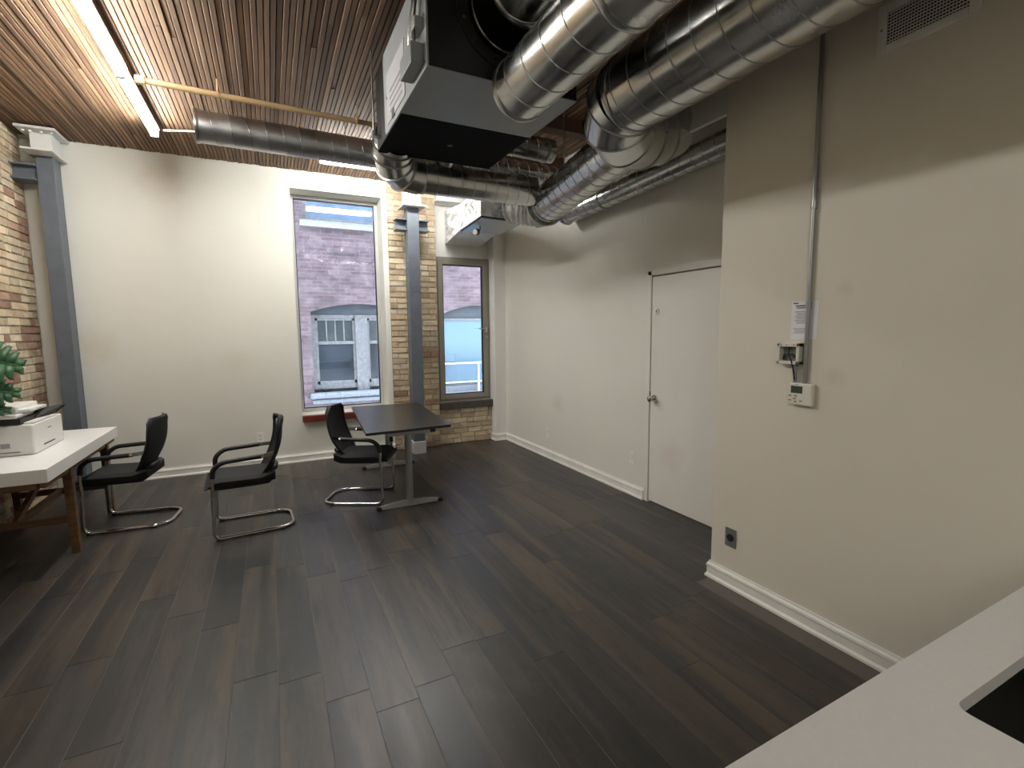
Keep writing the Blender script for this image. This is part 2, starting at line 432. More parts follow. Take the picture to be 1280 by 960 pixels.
# back wall with window opening
W1 = (.31, 1.385, .585, 3.33)      # x0 x1 z0 z1
mb = MB()
mb.box((LX-.013, BY, -.1), (W1[0], 6.9, CZ+.1)); mb.box((W1[1], BY, -.1), (1.452, 6.9, CZ+.1))
mb.box((W1[0], BY, -.1), (W1[1], 6.9, W1[2])); mb.box((W1[0], BY, W1[3]), (W1[1], 6.9, CZ+.1))
struct(mb.build('wall_back', M['wall']), 'cream painted back wall')
struct(bx((LX, BY-.02, 0), (LX+.12, BY, CZ)).build('trim_1', M['wall'], bev=.004), 'cream board strip between brick wall and steel column')
# brick pier + brick under window 2
wp = struct(bx((1.452, BY+.013, -.1), (2.10, 6.9, CZ+.1)).build('wall_pier', M['mortar']), 'yellow brick pier between the windows')
lay(wp, (1.452, BY+.032, 0), (1, 0, 0), .648, 0, CZ, 0, .06, 11)
lay(wp, (2.10-.032, BY+.03, 0), (0, 1, 0), .13, .62, CZ, PI/2, .06, 12)
ws = struct(bx((2.10, BY+.045, -.1), (2.93, 6.9, .515)).build('wall_spandrel', M['mortar']), 'yellow brick panel under the opening window')
lay(ws, (2.10, BY+.06, 0), (1, 0, 0), .82, 0, .508, 0, .03, 13)
W2 = (2.10, 2.92, .605, 2.65)
mb = MB(); mb.box((2.10, 6.66, W2[3]), (2.93, 6.9, CZ+.1))
struct(mb.build('wall_back_upper', M['wall2']), 'white wall above the opening window')
struct(bx((2.92, 6.42, -.1), (RX+.12, 6.9, CZ+.1)).build('trim_2', M['wall2'], bev=.004), 'white corner pilaster right of the opening window')
struct(bx((2.10, 6.44, 3.36), (RX, 6.67, CZ)).build('trim_3', M['wall2'], bev=.004), 'white boxed beam over the opening window')
# right wall + door
D0, D1, DH = 2.50, 3.385, 2.078
mb = MB(); X1 = RX+.12
mb.box((RX, D1+.006, -.1), (X1, 6.9, CZ+.1)); mb.box((RX, 2.0, -.1), (X1, D0-.006, CZ+.1)); mb.box((RX, D0-.006, DH+.008), (X1, D1+.006, CZ+.1))
struct(mb.build('wall_right', M['wall']), 'cream right wall with door')
struct(bx((BX, -3, -.1), (RX+.12, 2.13, CZ+.1)).build('wall_right_near', M['wall3'], bev=.006), 'cream projecting wall at right')
struct(bx((BX, 2.13, 2.866), (BX+.03, 3.2, CZ)).build('trim_4', M['wall'], bev=.004), 'bulkhead above the door recess')
struct(bx((LX-.3, -3.12, -.1), (RX+.12, -3, CZ+.1)).build('wall_front', M['wall']), 'cream wall behind the camera')
struct(bx((X1, D0-.1, 0), (X1+.05, D1+.1, 2.3)).build('trim_5', M['black']), 'dark space behind the door')
door = root('door_1', (RX, (D0+D1)/2, 0), 'off-white flush door in the right wall')
bx((RX+.002, D0, .018), (RX+.045, D1, DH-.004)).build('door_slab', M['door'], door, bev=.002)
ky = 3.325
kn = MB().cyl((RX+.002, ky, .985), (RX-.012, ky, .985), .034, .032, 24).build('door_knob', M['chrome'], door, True)
MB().rings([((RX-.012, ky, .985), .013), ((RX-.035, ky, .985), .013), ((RX-.042, ky, .985), .024), ((RX-.055, ky, .985), .030), ((RX-.068, ky, .985), .026), ((RX-.073, ky, .985), .012)], 20).build('knob', M['chrome'], kn, True)
dbt = MB().cyl((RX+.002, ky-.005, 1.768), (RX-.014, ky-.005, 1.768), .030, .026, 24).build('deadbolt', M['chrome'], door, True)
MB().bar((RX-.014, ky-.005, 1.752), (RX-.014, ky-.005, 1.784), .010, .018, (1, 0, 0)).build('thumb_turn', M['chrome'], dbt)
bx((RX-.004, D1+.004, .945), (RX+.004, D1+.018, 1.045)).build('strike_plate', M['inkdk'], door)
struct(bx((RX-.006, D1+.008, 0), (RX, D1+.055, DH+.05)).build('trim_6', M['door'], bev=.002), 'flat door casing')
struct(bx((RX-.006, 2.2, DH+.012), (RX, D1+.055, DH+.06)).build('trim_7', M['door'], bev=.002), 'flat casing over the door')
# baseboards
PROF = [(0, 0), (.024, 0), (.024, .014), (.015, .026), (.015, .068), (.019, .076), (.017, .088), (.009, .098), (.007, .108), (0, .108)]
def baseboard(name, pts, normals, label=None):
    mb = MB(); n = len(PROF)
    vs = []
    for p, nn in zip(pts, normals):
        vs += [(p[0]+nn[0]*a, p[1]+nn[1]*a, b_) for a, b_ in PROF]
    fs = [(i*n+k, i*n+(k+1) % n, (i+1)*n+(k+1) % n, (i+1)*n+k) for i in range(len(pts)-1) for k in range(n)]
    fs += [tuple(range(n)), tuple(reversed(range((len(pts)-1)*n, len(pts)*n)))]
    mb.add(vs, fs); return struct(mb.build(name, M['trim']), label)
baseboard('baseboard_back', [(LX+.12, BY), (1.45, BY)], [(0, -1), (0, -1)])
baseboard('baseboard_right', [(2.92, 6.56), (2.92, 6.42), (RX, 6.42), (RX, D1+.056)], [(-1, 0), (-1, -1), (-1, -1), (-1, 0)])
baseboard('baseboard_right_near', [(BX+.5, 2.13), (BX, 2.13), (BX, -2.9)], [(0, 1), (-1, 1), (-1, 0)])

# ---------------------------------------------------------------- windows
def rect_frame(x0, x1, z0, z1, w_, y0, y1):
    mb = MB(); mb.box((x0, y0, z0), (x0+w_, y1, z1)); mb.box((x1-w_, y0, z0), (x1, y1, z1))
    mb.box((x0+w_, y0, z0), (x1-w_, y1, z0+w_)); mb.box((x0+w_, y0, z1-w_), (x1-w_, y1, z1)); return mb
win1 = root('window_1', (.85, 6.83, .585), 'tall fixed window')
rect_frame(W1[0], W1[1], W1[2], W1[3], .042, 6.80, 6.88).build('window_frame', M['alulight'], win1, bev=.004)
rect_frame(W1[0]+.042, W1[1]-.042, W1[2]+.042, W1[3]-.042, .010, 6.825, 6.86).build('gasket', M['plastic'], win1)
bx((W1[0]+.045, 6.838, W1[2]+.045), (W1[1]-.045, 6.844, W1[3]-.045)).build('window_pane', M['glass'], win1)
bx((W1[0]-.0, 6.435, .510), (W1[1], 6.80, .584)).build('window_sill', M['red'], win1, bev=.005)['label'] = 'dark red painted sill'
win2 = root('window_2', (2.5, 6.66, .605), 'opening window with thick frame and handle')
rect_frame(W2[0]+.004, W2[1]-.004, W2[2], W2[3], .035, 6.60, 6.70).build('window_frame', M['alu'], win2, bev=.004)
sash = rect_frame(W2[0]+.035, W2[1]-.035, W2[2]+.035, W2[3]-.035, .072, 6.585, 6.66).build('sash', M['alu'], win2, bev=.006)
rect_frame(W2[0]+.107, W2[1]-.107, W2[2]+.107, W2[3]-.107, .010, 6.60, 6.65).build('gasket', M['plastic'], win2)
bx((W2[0]+.11, 6.618, W2[2]+.11), (W2[1]-.11, 6.624, W2[3]-.11)).build('window_pane', M['glass'], win2)
hx, hz = W2[1]-.065, 1.63
mb = MB().box((hx-.014, 6.572, hz-.035), (hx+.014, 6.585, hz+.035))
mb.tube(fillet([(hx, 6.578, hz+.02), (hx, 6.535, hz+.02), (hx-.135, 6.53, hz+.022)], .02), .008, 8)
mb.build('window_handle', M['chrome'], win2, True)
mb = MB().cyl((hx+.005, 6.585, hz-.10), (hx+.005, 6.57, hz-.10), .024, n=18); mb.build('window_lock', M['satin'], win2, True)
bx((2.10, 6.515, .508), (2.925, 6.60, .604)).build('window_sill', M['sill'], win2, bev=.006)['label'] = 'dark stone sill'

# ---------------------------------------------------------------- outside
gy = 11.0
bl = thing('brick_building', 'brown brick building with arched windows seen across the alley', 'building', (2.5, gy, -3))
mb = MB()
def arch(xa, xb, zs, zc, n=14):
    return [(xa+(xb-xa)*i/n, zs+(zc-zs)*(1-(2*i/n-1)**2)) for i in range(n+1)]
ops = [(.79, 2.87, .28, arch(.79, 2.87, 2.06, 2.23)), (3.55, 5.63, .28, arch(3.55, 5.63, 1.98, 2.24)), (-2.0, .0, .28, arch(-2.0, 0, 1.87, 2.2)), (6.4, 8.4, .28, arch(6.4, 8.4, 1.87, 2.2))]
ups = [(.74, 2.8, 3.90, 6.2), (3.55, 5.6, 3.90, 6.2), (-2.0, 0, 3.9, 6.2)]
edges = sorted({-7, 13}|{e for o_ in ops for e in o_[:2]}|{e for o_ in ups for e in o_[:2]})
dp = .28
def wq(x0, x1, z0, z1):
    if z1-z0 > .001: mb.box((x0, gy, z0), (x1, gy+dp, z1))
for a, b_ in zip(edges[:-1], edges[1:]):
    mid = (a+b_)/2; lo = next((o_ for o_ in ops if o_[0] <= mid <= o_[1]), None); up = next((o_ for o_ in ups if o_[0] <= mid <= o_[1]), None)
    u0 = up[2] if up else None
    if lo:
        wq(a, b_, -3, lo[2])
        top = u0 if u0 else 9.0
        ar = [p for p in lo[3]]
        cuts = [a]+[p[0] for p in ar if a+1e-4 < p[0] < b_-1e-4]+[b_]
        def zat(x_):
            for (xa, za), (xb, zb) in zip(ar[:-1], ar[1:]):
                if xa-1e-6 <= x_ <= xb+1e-6: return za+(zb-za)*(x_-xa)/(xb-xa)
        for xa, xb in zip(cuts[:-1], cuts[1:]):
            za, zb = zat(xa), zat(xb)
            mb.add([(xa, gy, za), (xb, gy, zb), (xb, gy, top), (xa, gy, top), (xa, gy+dp, za), (xb, gy+dp, zb), (xb, gy+dp, top), (xa, gy+dp, top)],
                   [(0,1,2,3), (0,4,5,1), (4,7,6,5), (3,2,6,7), (0,3,7,4), (1,5,6,2)])
    elif up: wq(a, b_, -3, u0)
    else: wq(a, b_, -3, 9.0)
    if up: wq(a, b_, up[3], 9.0)
mb.build('facade_wall', M['farbrick'], bl)
bx((-7, gy+dp, -3), (13, gy+dp+.1, 9)).build('inner_wall', M['fargrey'], bl)
def sash_win(x0, x1, z0, zt, zm):
    fr = MB(); y0, y1 = gy+.20, gy+.27
    fr.box((x0, y0, z0), (x0+.09, y1, zt)); fr.box((x1-.09, y0, z0), (x1, y1, zt)); xm = (x0+x1)/2
    fr.box((xm-.13, y0-.04, z0-.06), (xm+.13, y1, zt)); fr.box((x0+.09, y0, z0), (x1-.09, y1, z0+.10))
    fr.box((x0+.09, y0, zt-.07), (x1-.09, y1, zt))
    f = fr.build('window_frame', M['farwhite'], bl)
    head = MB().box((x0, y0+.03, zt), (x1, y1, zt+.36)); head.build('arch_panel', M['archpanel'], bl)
    for a, b_ in ((x0+.09, xm-.13), (xm+.13, x1-.09)):
        s_ = MB(); s_.box((a, y0+.02, z0+.1), (a+.05, y1, zt-.07)); s_.box((b_-.05, y0+.02, z0+.1), (b_, y1, zt-.07)); s_.box((a, y0+.01, zm-.035), (b_, y1, zm+.035))
        s_.box((a, y0+.02, zt-.12), (b_, y1, zt-.07)); s_.box((a, y0+.02, z0+.1), (b_, y1, z0+.17))
        s_.build('sash', M['farwhite'], f)
        n = 3
        for q in range(1, n+1):
            xx = a+.05+(b_-a-.1)*q/(n+1); bx((xx-.014, y0+.04, zm), (xx+.014, y1, zt-.1)).build('muntin', M['farwhite'], f)
        bx((a, y1-.02, z0+.1), (b_, y1-.01, zm)).build('pane', M['farglass'], f)
        bx((a, y1-.02, zm), (b_, y1-.01, zt-.07)).build('pane', M['fargrey'], f)
    return f
sash_win(.79, 2.87, .40, 2.0, 1.40)
mb = MB(); mb.box((.70, gy-.10, .22), (2.96, gy+.16, .34)); mb.box((.74, gy-.04, .10), (2.92, gy+.1, .20)); mb.build('window_ledge', M['snow'], bl, bev=.03)
for x0, x1, z0, z1 in ups[:2]:
    f = rect_frame(x0, x1, z0, z1, .10, gy+.12, gy+.2).build('window_frame', M['farwhite'], bl)
    bx((x0+.1, gy+.16, z0+.1), (x1-.1, gy+.17, z1-.1)).build('pane', M['upperpane'], f)
    bx((x0-.07, gy-.12, z0-.13), (x1+.07, gy+.15, z0)).build('window_ledge', M['snow'], bl, bev=.01)
f = rect_frame(3.55, 5.63, .3, 1.93, .05, gy+.12, gy+.2).build('window_frame', M['farwhite'], bl)
bx((3.6, gy+.15, .3), (5.6, gy+.16, 1.93)).build('pane', M['bluepane'], f)
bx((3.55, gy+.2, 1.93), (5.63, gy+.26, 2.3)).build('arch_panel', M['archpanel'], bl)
bx((3.4, gy-.15, .10), (5.7, gy+.16, .34)).build('window_ledge', M['snow'], bl, bev=.04)
rl = thing('balcony_railing', 'low glass balcony railing seen through the opening window', 'railing', (4.2, gy-.3, .30))
mb = MB()
mb.box((3.3, gy-.32, .86), (5.5, gy-.28, .90)); mb.box((3.3, gy-.32, .42), (5.5, gy-.28, .45)); mb.build('rail', M['alulight'], rl)
for xx in (3.3, 4.42, 5.5): bx((xx-.02, gy-.32, .2), (xx+.02, gy-.28, .88)).build('post', M['alulight'], rl)
for xa, xb in ((3.34, 4.38), (4.46, 5.46)): bx((xa, gy-.305, .46), (xb, gy-.295, .85)).build('glass_panel', M['railglass'], rl)
bx((3.32, gy-.14, .45), (3.90, gy-.12, 1.10)).build('screen', M['railglass'], rl)
bx((3.0, gy-.4, .02), (6.0, gy-.16, .2)).build('balcony_slab', M['snow'], rl)
struct(bx((-12, 6.9, -3.2), (18, 14, -3.0)).build('ground', M['asphalt']), 'alley far below')

# ================================================================ STEEL COLUMNS
def h_section(mb, cx, y0, y1, z0, z1, w_, tf=.014, tw=.012):
    mb.box((cx-w_/2, y0, z0), (cx+w_/2, y0+tf, z1)); mb.box((cx-w_/2, y1-tf, z0), (cx+w_/2, y1, z1)); mb.box((cx-tw/2, y0+tf, z0), (cx+tw/2, y1-tf, z1))
col = thing('steel_column', 'grey steel column in the left corner beside the brick wall', 'column', (-1.82, 6.38, 0))
mb = MB().box((-1.885, 6.27, 0), (-1.755, 6.29, 3.30)); mb.box((-1.885, 6.43, 0), (-1.755, 6.45, 3.30)); mb.box((-1.775, 6.29, 0), (-1.757, 6.43, 3.30)); mb.box((-1.88, 6.29, 0), (-1.865, 6.43, 3.3))
mb.build('shaft', M['steel'], col, bev=.003)
cap = MB(); cap.box((-1.93, 6.08, 3.30), (-1.70, 6.47, 3.315)); cap.box((-1.97, 6.12, 3.50), (-1.68, 6.49, 3.522)); cap.box((-1.90, 6.24, 3.315), (-1.885, 6.46, 3.50)); cap.box((-1.765, 6.24, 3.315), (-1.745, 6.46, 3.50)); cap.box((-1.90, 6.235, 3.315), (-1.75, 6.25, 3.5))
capo = cap.build('cap', M['steelwhite'], col, bev=.002); capo['label'] = 'pale bolted cap stub'
for xx in (-1.93, -1.88, -1.80, -1.73): MB().cyl((xx, 6.2, 3.50), (xx, 6.2, 3.485), .014, n=6).build('bolt', M['steelwhite'], capo)
mb = MB(); mb.box((LX-.05, 6.22, 3.195), (-1.885, 6.40, 3.21)); mb.box((LX-.05, 6.22, 3.065), (-1.885, 6.40, 3.08)); mb.box((LX-.05, 6.30, 3.08), (-1.885, 6.315, 3.195)); mb.build('bracket_beam', M['steel'], col)
col = thing('steel_column', 'grey steel column standing in front of the brick pier', 'column', (1.70, 6.27, 0))
mb = MB().box((1.632, 6.20, .16), (1.782, 6.215, 3.2)); mb.box((1.632, 6.345, .16), (1.782, 6.36, 3.2)); mb.box((1.636, 6.215, .16), (1.650, 6.345, 3.2)); mb.box((1.764, 6.215, .16), (1.778, 6.345, 3.2))
mb.build('shaft', M['steel'], col, bev=.003)
bx((1.622, 6.19, 0), (1.790, 6.37, .165)).build('footing_block', M['steelwhite'], col, bev=.004)['label'] = 'white footing block'
mb = MB().box((1.565, 6.10, 3.17), (1.85, 6.42, 3.185)); mb.box((1.61, 6.16, 3.185), (1.80, 6.36, 3.48)); mb.box((1.57, 6.10, 3.48), (1.84, 6.42, 3.50))
mb.build('cap', M['steelwhite'], col, bev=.003)['label'] = 'white cap stub'
MB().box((1.665, 6.205, 3.08), (1.755, 6.30, 3.17)).build('cap_plate', M['steel'], col)
mb = MB(); 
mb.box((1.50, 6.23, 3.020), (1.925, 6.40, 3.035)); mb.box((1.50, 6.23, 2.895), (1.925, 6.40, 2.91)); mb.box((1.50, 6.308, 2.91), (1.925, 6.322, 3.02)); mb.build('cross_beam', M['steel'], col)

# ================================================================ LIGHTS
def tube_light(label, p0, p1, group='tube lights under the ceiling', far=False):
    p0, p1 = Vector(p0), Vector(p1); d = (p1-p0).normalized(); s = Vector((-d.y, d.x, 0))
    t = thing('tube_light', label, 'light', tuple((p0+p1)/2), group)
    def slab(z0, z1, w0, w1, a, b_):
        vs = []
        for q in (a, b_):
            for z, ww in ((z0, w0), (z1, w1)):
                vs += [q+s*ww+Vector((0, 0, z)), q-s*ww+Vector((0, 0, z))]
        return MB().add(vs, [(0,1,3,2), (4,6,7,5), (0,4,5,1), (2,3,7,6), (0,2,6,4), (1,5,7,3)])
    slab(.03, .065, .041, .034, p0, p1).build('housing', M['steelwhite'], t)
    slab(-.03, .03, .026, .034, p0+d*.012, p1-d*.012).build('diffuser', M['tube'], t, bev=.010)
    for a, b_ in ((p0, p0+d*.012), (p1-d*.012, p1)): slab(-.034, .032, .029, .037, a, b_).build('end_cap', M['steelwhite'], t)
    for k in (.15, .85):
        q = p0.lerp(p1, k); MB().cyl(q+Vector((0, 0, .065)), (q.x, q.y, CZ), .012, n=8).build('mount', M['steelwhite'], t)
    return t
tube_light('bright tube light ending near the left end of the round duct', (-.838, 4.475, 3.44), (-.838, 5.62, 3.44))
tube_light('long bright tube light running out of the top edge of the photo', (-.832, 3.2, 3.44), (-.832, 4.46, 3.44))
tube_light('short tube light behind the round duct, by the tall window', (.575, 5.72, 3.44), (1.53, 5.72, 3.44))
tube_light('short tube light above the brick pier, hidden by the crossing duct', (1.60, 5.72, 3.44), (2.05, 5.72, 3.44))
tube_light('unseen tube light added as fill behind the camera, in line with the long tube light', (-.832, -2.75, 3.44), (-.832, -1.45, 3.44))  # unseen lamp added to brighten the near wall and counter

# ================================================================ PIPE AND RODS
pz, py = 3.425, 4.49
pp = thing('sprinkler_pipe', 'thin tan pipe hung across the ceiling boards', 'pipe', (0, py, pz))
MB().cyl((-.755, py, pz), (1.72, py+.1, pz), .022, n=14).build('pipe', M['tan'], pp, True)
MB().cyl((-.757, py, pz), (-.70, py, pz), .03, n=14).build('end_fitting', M['tan'], pp, True)
for xx in (-.25, .78):
    MB().cyl((xx, py+.02, pz), (xx, py+.02, CZ), .006, n=8).build('hanger_rod', M['tan'], pp)
    MB().cyl((xx-.008, py+.02, pz), (xx+.008, py+.02, pz), .028, n=14).build('hanger_ring', M['tan'], pp)
o = MB().tube(fillet([(-.765, 5.60, 3.47), (-.60, 5.62, 3.50), (-.35, 5.55, 3.50), (-.2, 5.5, 3.53)], .05), .008, 8).build('conduit', M['steelwhite'], None, True)
tag(o, 'thin white conduit from the tube light towards the duct', 'conduit')

# ================================================================ DUCTS
def frame_of(d):
    d = d.normalized(); u = Vector((0, 0, 1)) if abs(d.z) < .9 else Vector((1, 0, 0))
    a = d.cross(u).normalized(); return a, d.cross(a)
def tube_mesh(p0, p1, r0, r1=None, n=48, th=.003):
    r1 = r1 or r0; p0, p1 = Vector(p0), Vector(p1)
    mb = MB(); mb.rings([(p0, r0-th), (p0, r0), (p1, r1), (p1, r1-th), (p0, r0-th)], n, False, axis=(p1-p0)); return mb
def helix(p0, p1, r0, r1=None, pitch=.15, wd=.006, ht=.003, phase=0, start=.03, n=40):
    r1 = r1 or r0; p0, p1 = Vector(p0), Vector(p1); L = (p1-p0).length; d = (p1-p0)/L; a, c = frame_of(d)
    turns = (L-start-.02)/pitch; N = int(turns*n); vs = []; fs = []
    for i in range(N+1):
        th = 2*PI*i/n+phase; s = start+pitch*i/n; rr = r0+(r1-r0)*s/L
        e = a*math.cos(th)+c*math.sin(th); q = p0+d*s
        vs += [q+e*(rr-.001)-d*wd/2, q+e*(rr+ht)-d*wd*.25, q+e*(rr+ht)+d*wd*.25, q+e*(rr-.001)+d*wd/2]
        if i:
            o = 4*(i-1)
            for k in range(3): fs.append((o+k, o+k+1, o+k+5, o+k+4))
    return MB().add(vs, fs)
def ring_band(p, d, r, wd=.03, ht=.006, n=48):
    p, d = Vector(p), Vector(d).normalized()
    return MB().rings([(p-d*wd/2, r-.002), (p-d*wd/2, r+ht*.6), (p-d*wd*.25, r+ht), (p+d*wd*.25, r+ht), (p+d*wd/2, r+ht*.6), (p+d*wd/2, r-.002)], n, False, axis=d)
def hang(t, x_, y_, ztop, r, zc):
    MB().cyl((x_, y_, zc+r), (x_, y_, CZ+.02), .005, n=6).build('hanger_rod', M['galvdk'], t)
def duct(label, p0, p1, r0, r1=None, pitch=.15, bands=(), name='spiral_duct', group=None, phase=0, ht=.003, mat='galv', smat='galvdk'):
    p0, p1 = Vector(p0), Vector(p1); d = p1-p0
    t = thing(name, label, 'duct', tuple((p0+p1)/2), group)
    tube_mesh(p0, p1, r0, r1).build('tube', M[mat], t, True, angle=50)
    helix(p0, p1, r0, r1, pitch, phase=phase, ht=ht).build('seam', M[smat], t, True)
    for s in bands: ring_band(p0+d.normalized()*s, d, r0+((r1 or r0)-r0)*s/d.length+.001).build('collar', M['galvdk'], t, True)
    return t
def gores(t, pts, r, nm='elbow_gore', ht=.006, mat=None):
    pts = [Vector(p) for p in pts]
    for i in range(len(pts)-1):
        def nrm(k):
            if k == 0: return (pts[1]-pts[0]).normalized()
            if k == len(pts)-1: return (pts[-1]-pts[-2]).normalized()
            return ((pts[k+1]-pts[k]).normalized()+(pts[k]-pts[k-1]).normalized()).normalized()
        mb = MB(); n = 48; dd = (pts[i+1]-pts[i]).normalized()
        rr = r if not hasattr(r, '__len__') else r[i]; rr2 = r if not hasattr(r, '__len__') else r[i+1]
        a, c = frame_of(dd); vs = []
        for q, k, R_ in ((pts[i], i, rr), (pts[i+1], i+1, rr2)):
            m_ = nrm(k)
            for j in range(n):
                e = (a*math.cos(2*PI*j/n)+c*math.sin(2*PI*j/n))*R_
                s = -e.dot(m_)/dd.dot(m_); vs.append(q+e+dd*s)
        mb.add(vs, [(j, (j+1) % n, n+(j+1) % n, n+j) for j in range(n)])
        g = mb.build(nm, mat or M['galv'], t, True, angle=60)
        # raised seam ring at the far joint
        if i < len(pts)-2:
            mb = MB(); m_ = nrm(i+1); q = pts[i+1]; vs = []
            for off, up in ((-.007, 0), (-.003, ht), (.003, ht), (.007, 0)):
                for j in range(n):
                    e0 = (a*math.cos(2*PI*j/n)+c*math.sin(2*PI*j/n)); e = e0*(rr2+up)
                    s = -e.dot(m_)/dd.dot(m_); vs.append(q+e+dd*s+m_*off)
            mb.add(vs, [(b_*n+j, b_*n+(j+1) % n, (b_+1)*n+(j+1) % n, (b_+1)*n+j) for b_ in range(3) for j in range(n)])
            mb.build('gore_seam', M['galvdk'], g, True)
# A: big duct below the air handler, along Y
A = duct('large shiny spiral duct with open rounded end overlapping the black air handler', (1.245, -.9, 2.855), (1.245, 2.40, 2.855), .152, pitch=.172, bands=(3.27, 2.42), phase=2.2)
hang(A, 1.245, 2.0, CZ, .15, 2.855); hang(A, 1.245, .6, CZ, .15, 2.855)
# B: biggest duct along the right wall, with elbow into the bulkhead
B = duct('largest spiral duct, running along the projecting wall to a segmented elbow', (1.93, -1.2, 2.945), (1.93, 2.33, 2.945), .210, pitch=.14, bands=(3.50,), phase=.6)
gores(B, [(1.93, 2.33, 2.945), (1.945, 2.41, 2.935), (2.00, 2.51, 2.89), (2.12, 2.58, 2.865), (2.26, 2.61, 2.88), (2.38, 2.61, 2.92), (2.495, 2.60, 2.98)], .212)
hang(B, 1.93, 1.6, CZ, .21, 2.945); hang(B, 1.93, .2, CZ, .21, 2.945)
# D: duct from the elbow to the plenum
Dd = duct('medium spiral duct rising from the foil wrapped box to the segmented elbow', (2.19, 2.64, 2.845), (2.44, 4.20, 2.795), .165, .168, pitch=.125, bands=(1.42,), phase=1.0)
hang(Dd, 2.36, 3.7, CZ, .17, 2.795)
# C: slim duct along right wall
Cc = duct('slim spiral duct hugging the right wall above the door', (2.985, 2.14, 2.93), (2.972, 4.63, 2.858), .097, .1, pitch=.115, bands=(1.80, 2.46), phase=.3)
hang(Cc, 2.972, 3.6, CZ, .1, 2.858); 
# E: exposed duct under the ceiling by the back wall
Ee = duct('grey spiral duct with open end hanging below the ceiling boards', (-.455, 4.98, 3.337), (1.9, 5.05, 3.337), .128, .122, pitch=.135, bands=(.012,), phase=2, mat='galvmatte', smat='galv', ht=.004)
hang(Ee, -.2, 4.99, CZ, .12, 3.337); hang(Ee, .75, 5.0, CZ, .12, 3.337)
# F: duct leaving the air handler's back by an elbow
Ff = duct('spiral duct crossing from behind the air handler to the foil wrapped box', (1.17, 4.05, 2.885), (2.235, 4.05, 2.885), .137, pitch=.105, bands=(.02,), phase=.5)
gores(Ff, [(.915, 3.70, 3.03), (.915, 3.78, 3.01), (.925, 3.86, 2.965), (.96, 3.95, 2.92), (1.035, 4.02, 2.89), (1.17, 4.05, 2.885)], .150, ht=.010)
MB().rings([((1.38, 4.0, 3.01), .10), ((1.38, 3.93, 3.06), .10), ((1.38, 3.90, 3.10), .108), ((1.38, 3.9, 3.2), .108)], 32).build('tee_collar', M['galv'], Ff, True)
hang(Ff, 1.8, 4.05, CZ, .137, 2.885)
Hh = duct('dark upper spiral duct behind the lower crossing duct', (1.25, 4.62, 3.24), (2.85, 4.66, 3.24), .115, pitch=.12, phase=.2)
hang(Hh, 2.0, 4.64, CZ, .115, 3.24)
Ii = duct('short shiny duct stub sticking out behind the air handler', (1.60, 3.98, 3.25), (2.40, 4.02, 3.25), .10, pitch=.12, bands=(.75,), phase=.2)
MB().rings([((2.40, 4.02, 3.25), .103), ((2.43, 4.02, 3.25), .10), ((2.45, 4.02, 3.25), .06), ((2.455, 4.02, 3.25), .005)], 32).build('end_cap', M['galv'], Ii, True)
hang(Ii, 2.1, 4.0, CZ, .1, 3.25)
# timber beams in the dark bay above
o = bx((1.85, 3.93, 3.42), (RX, 4.06, CZ+.01)).build('timber_beam', M['beamwood'], None, bev=.004); tag(o, 'brown timber beam across the dark bay, nearer one', 'beam', 'timber beams above the ducts')
o = bx((1.85, 4.86, 3.42), (RX, 4.98, CZ+.01)).build('timber_beam', M['beamwood'], None, bev=.004); tag(o, 'brown timber beam across the dark bay, farther one', 'beam', 'timber beams above the ducts')

# ================================================================ AIR HANDLER
x0, x1, y0, y1, z0, z1 = .772, 1.645, 2.445, 3.70, 2.90, 3.40
ah = thing('air_handler', 'black boxed air handler hung from the ceiling with grey and black underside', 'air handler', ((x0+x1)/2, (y0+y1)/2, z0))
bx((x0+.004, y0, z0+.006), (x1, y1, z1)).build('casing', M['black'], ah, bev=.003)
bx((x0+.004, y0, z0), (x1, 3.012, z0+.006)).build('bottom_panel', M['greypanel'], ah)['label'] = 'grey underside panel'
bx((x0+.004, 3.016, z0-.002), (x1, y1, z0+.006)).build('access_panel', M['blackgloss'], ah)['label'] = 'glossy black underside panel'
MB().cyl((1.2, 3.35, z0-.002), (1.2, 3.35, z0-.008), .02, n=16).build('latch', M['plastic'], ah, True)
sp = MB().prism([(y0, z0), (3.37, z0), (3.40, z0+.03), (3.40, z1-.03), (3.37, z1), (y0, z1)], x0-.006, x0+.004, 'x').build('side_panel', M['whitepanel'], ah); sp['label'] = 'pale grey control side panel'
bx((x0-.010, 2.86, z0+.04), (x0-.006, 3.30, z0+.34)).build('label_sheet', M['labelgrey'], sp)
for zz in (.08, .12, .16, .2): bx((x0-.0115, 2.92, z0+zz), (x0-.0095, 3.22, z0+zz+.012)).build('print_line', M['ink'], sp)
bx((x0-.012, 3.12, z0+.03), (x0-.006, 3.18, z0+.08)).build('switch', M['plastic'], sp)
bx((x0-.012, 2.80, z0+.20), (x0-.006, 2.86, z0+.25)).build('sticker', M['inkdk'], sp)
jb = bx((x0-.07, 2.50, z0+.035), (x0-.006, 2.72, z0+.135)).build('junction_box', M['greypanel'], ah, bev=.004)
for q, dy in enumerate((.0, .05, .1)):
    MB().tube(fillet([(x0-.04, 2.53+dy, z0+.135), (x0-.045, 2.52+dy*.8, z0+.25), (x0-.03, 2.50+dy*.5, z0+.36), (x0-.04, 2.50+dy, z1+.13)], .06), .010 if q else .006, 8).build('cable', M['galv'] if q else M['plastic'], ah, True)
bx((x0-.05, 2.49, z0+.20), (x0-.006, 2.60, z0+.25)).build('connector_box', M['whitepanel'], ah, bev=.003)
for yy, zz in ((2.47, .03), (2.47, .25), (3.3, .2)): MB().cyl((x0-.006, yy, z0+zz), (x0-.011, yy, z0+zz), .008, n=10).build('screw', M['chrome'], ah, True)
fc = (1.20, 3.245)
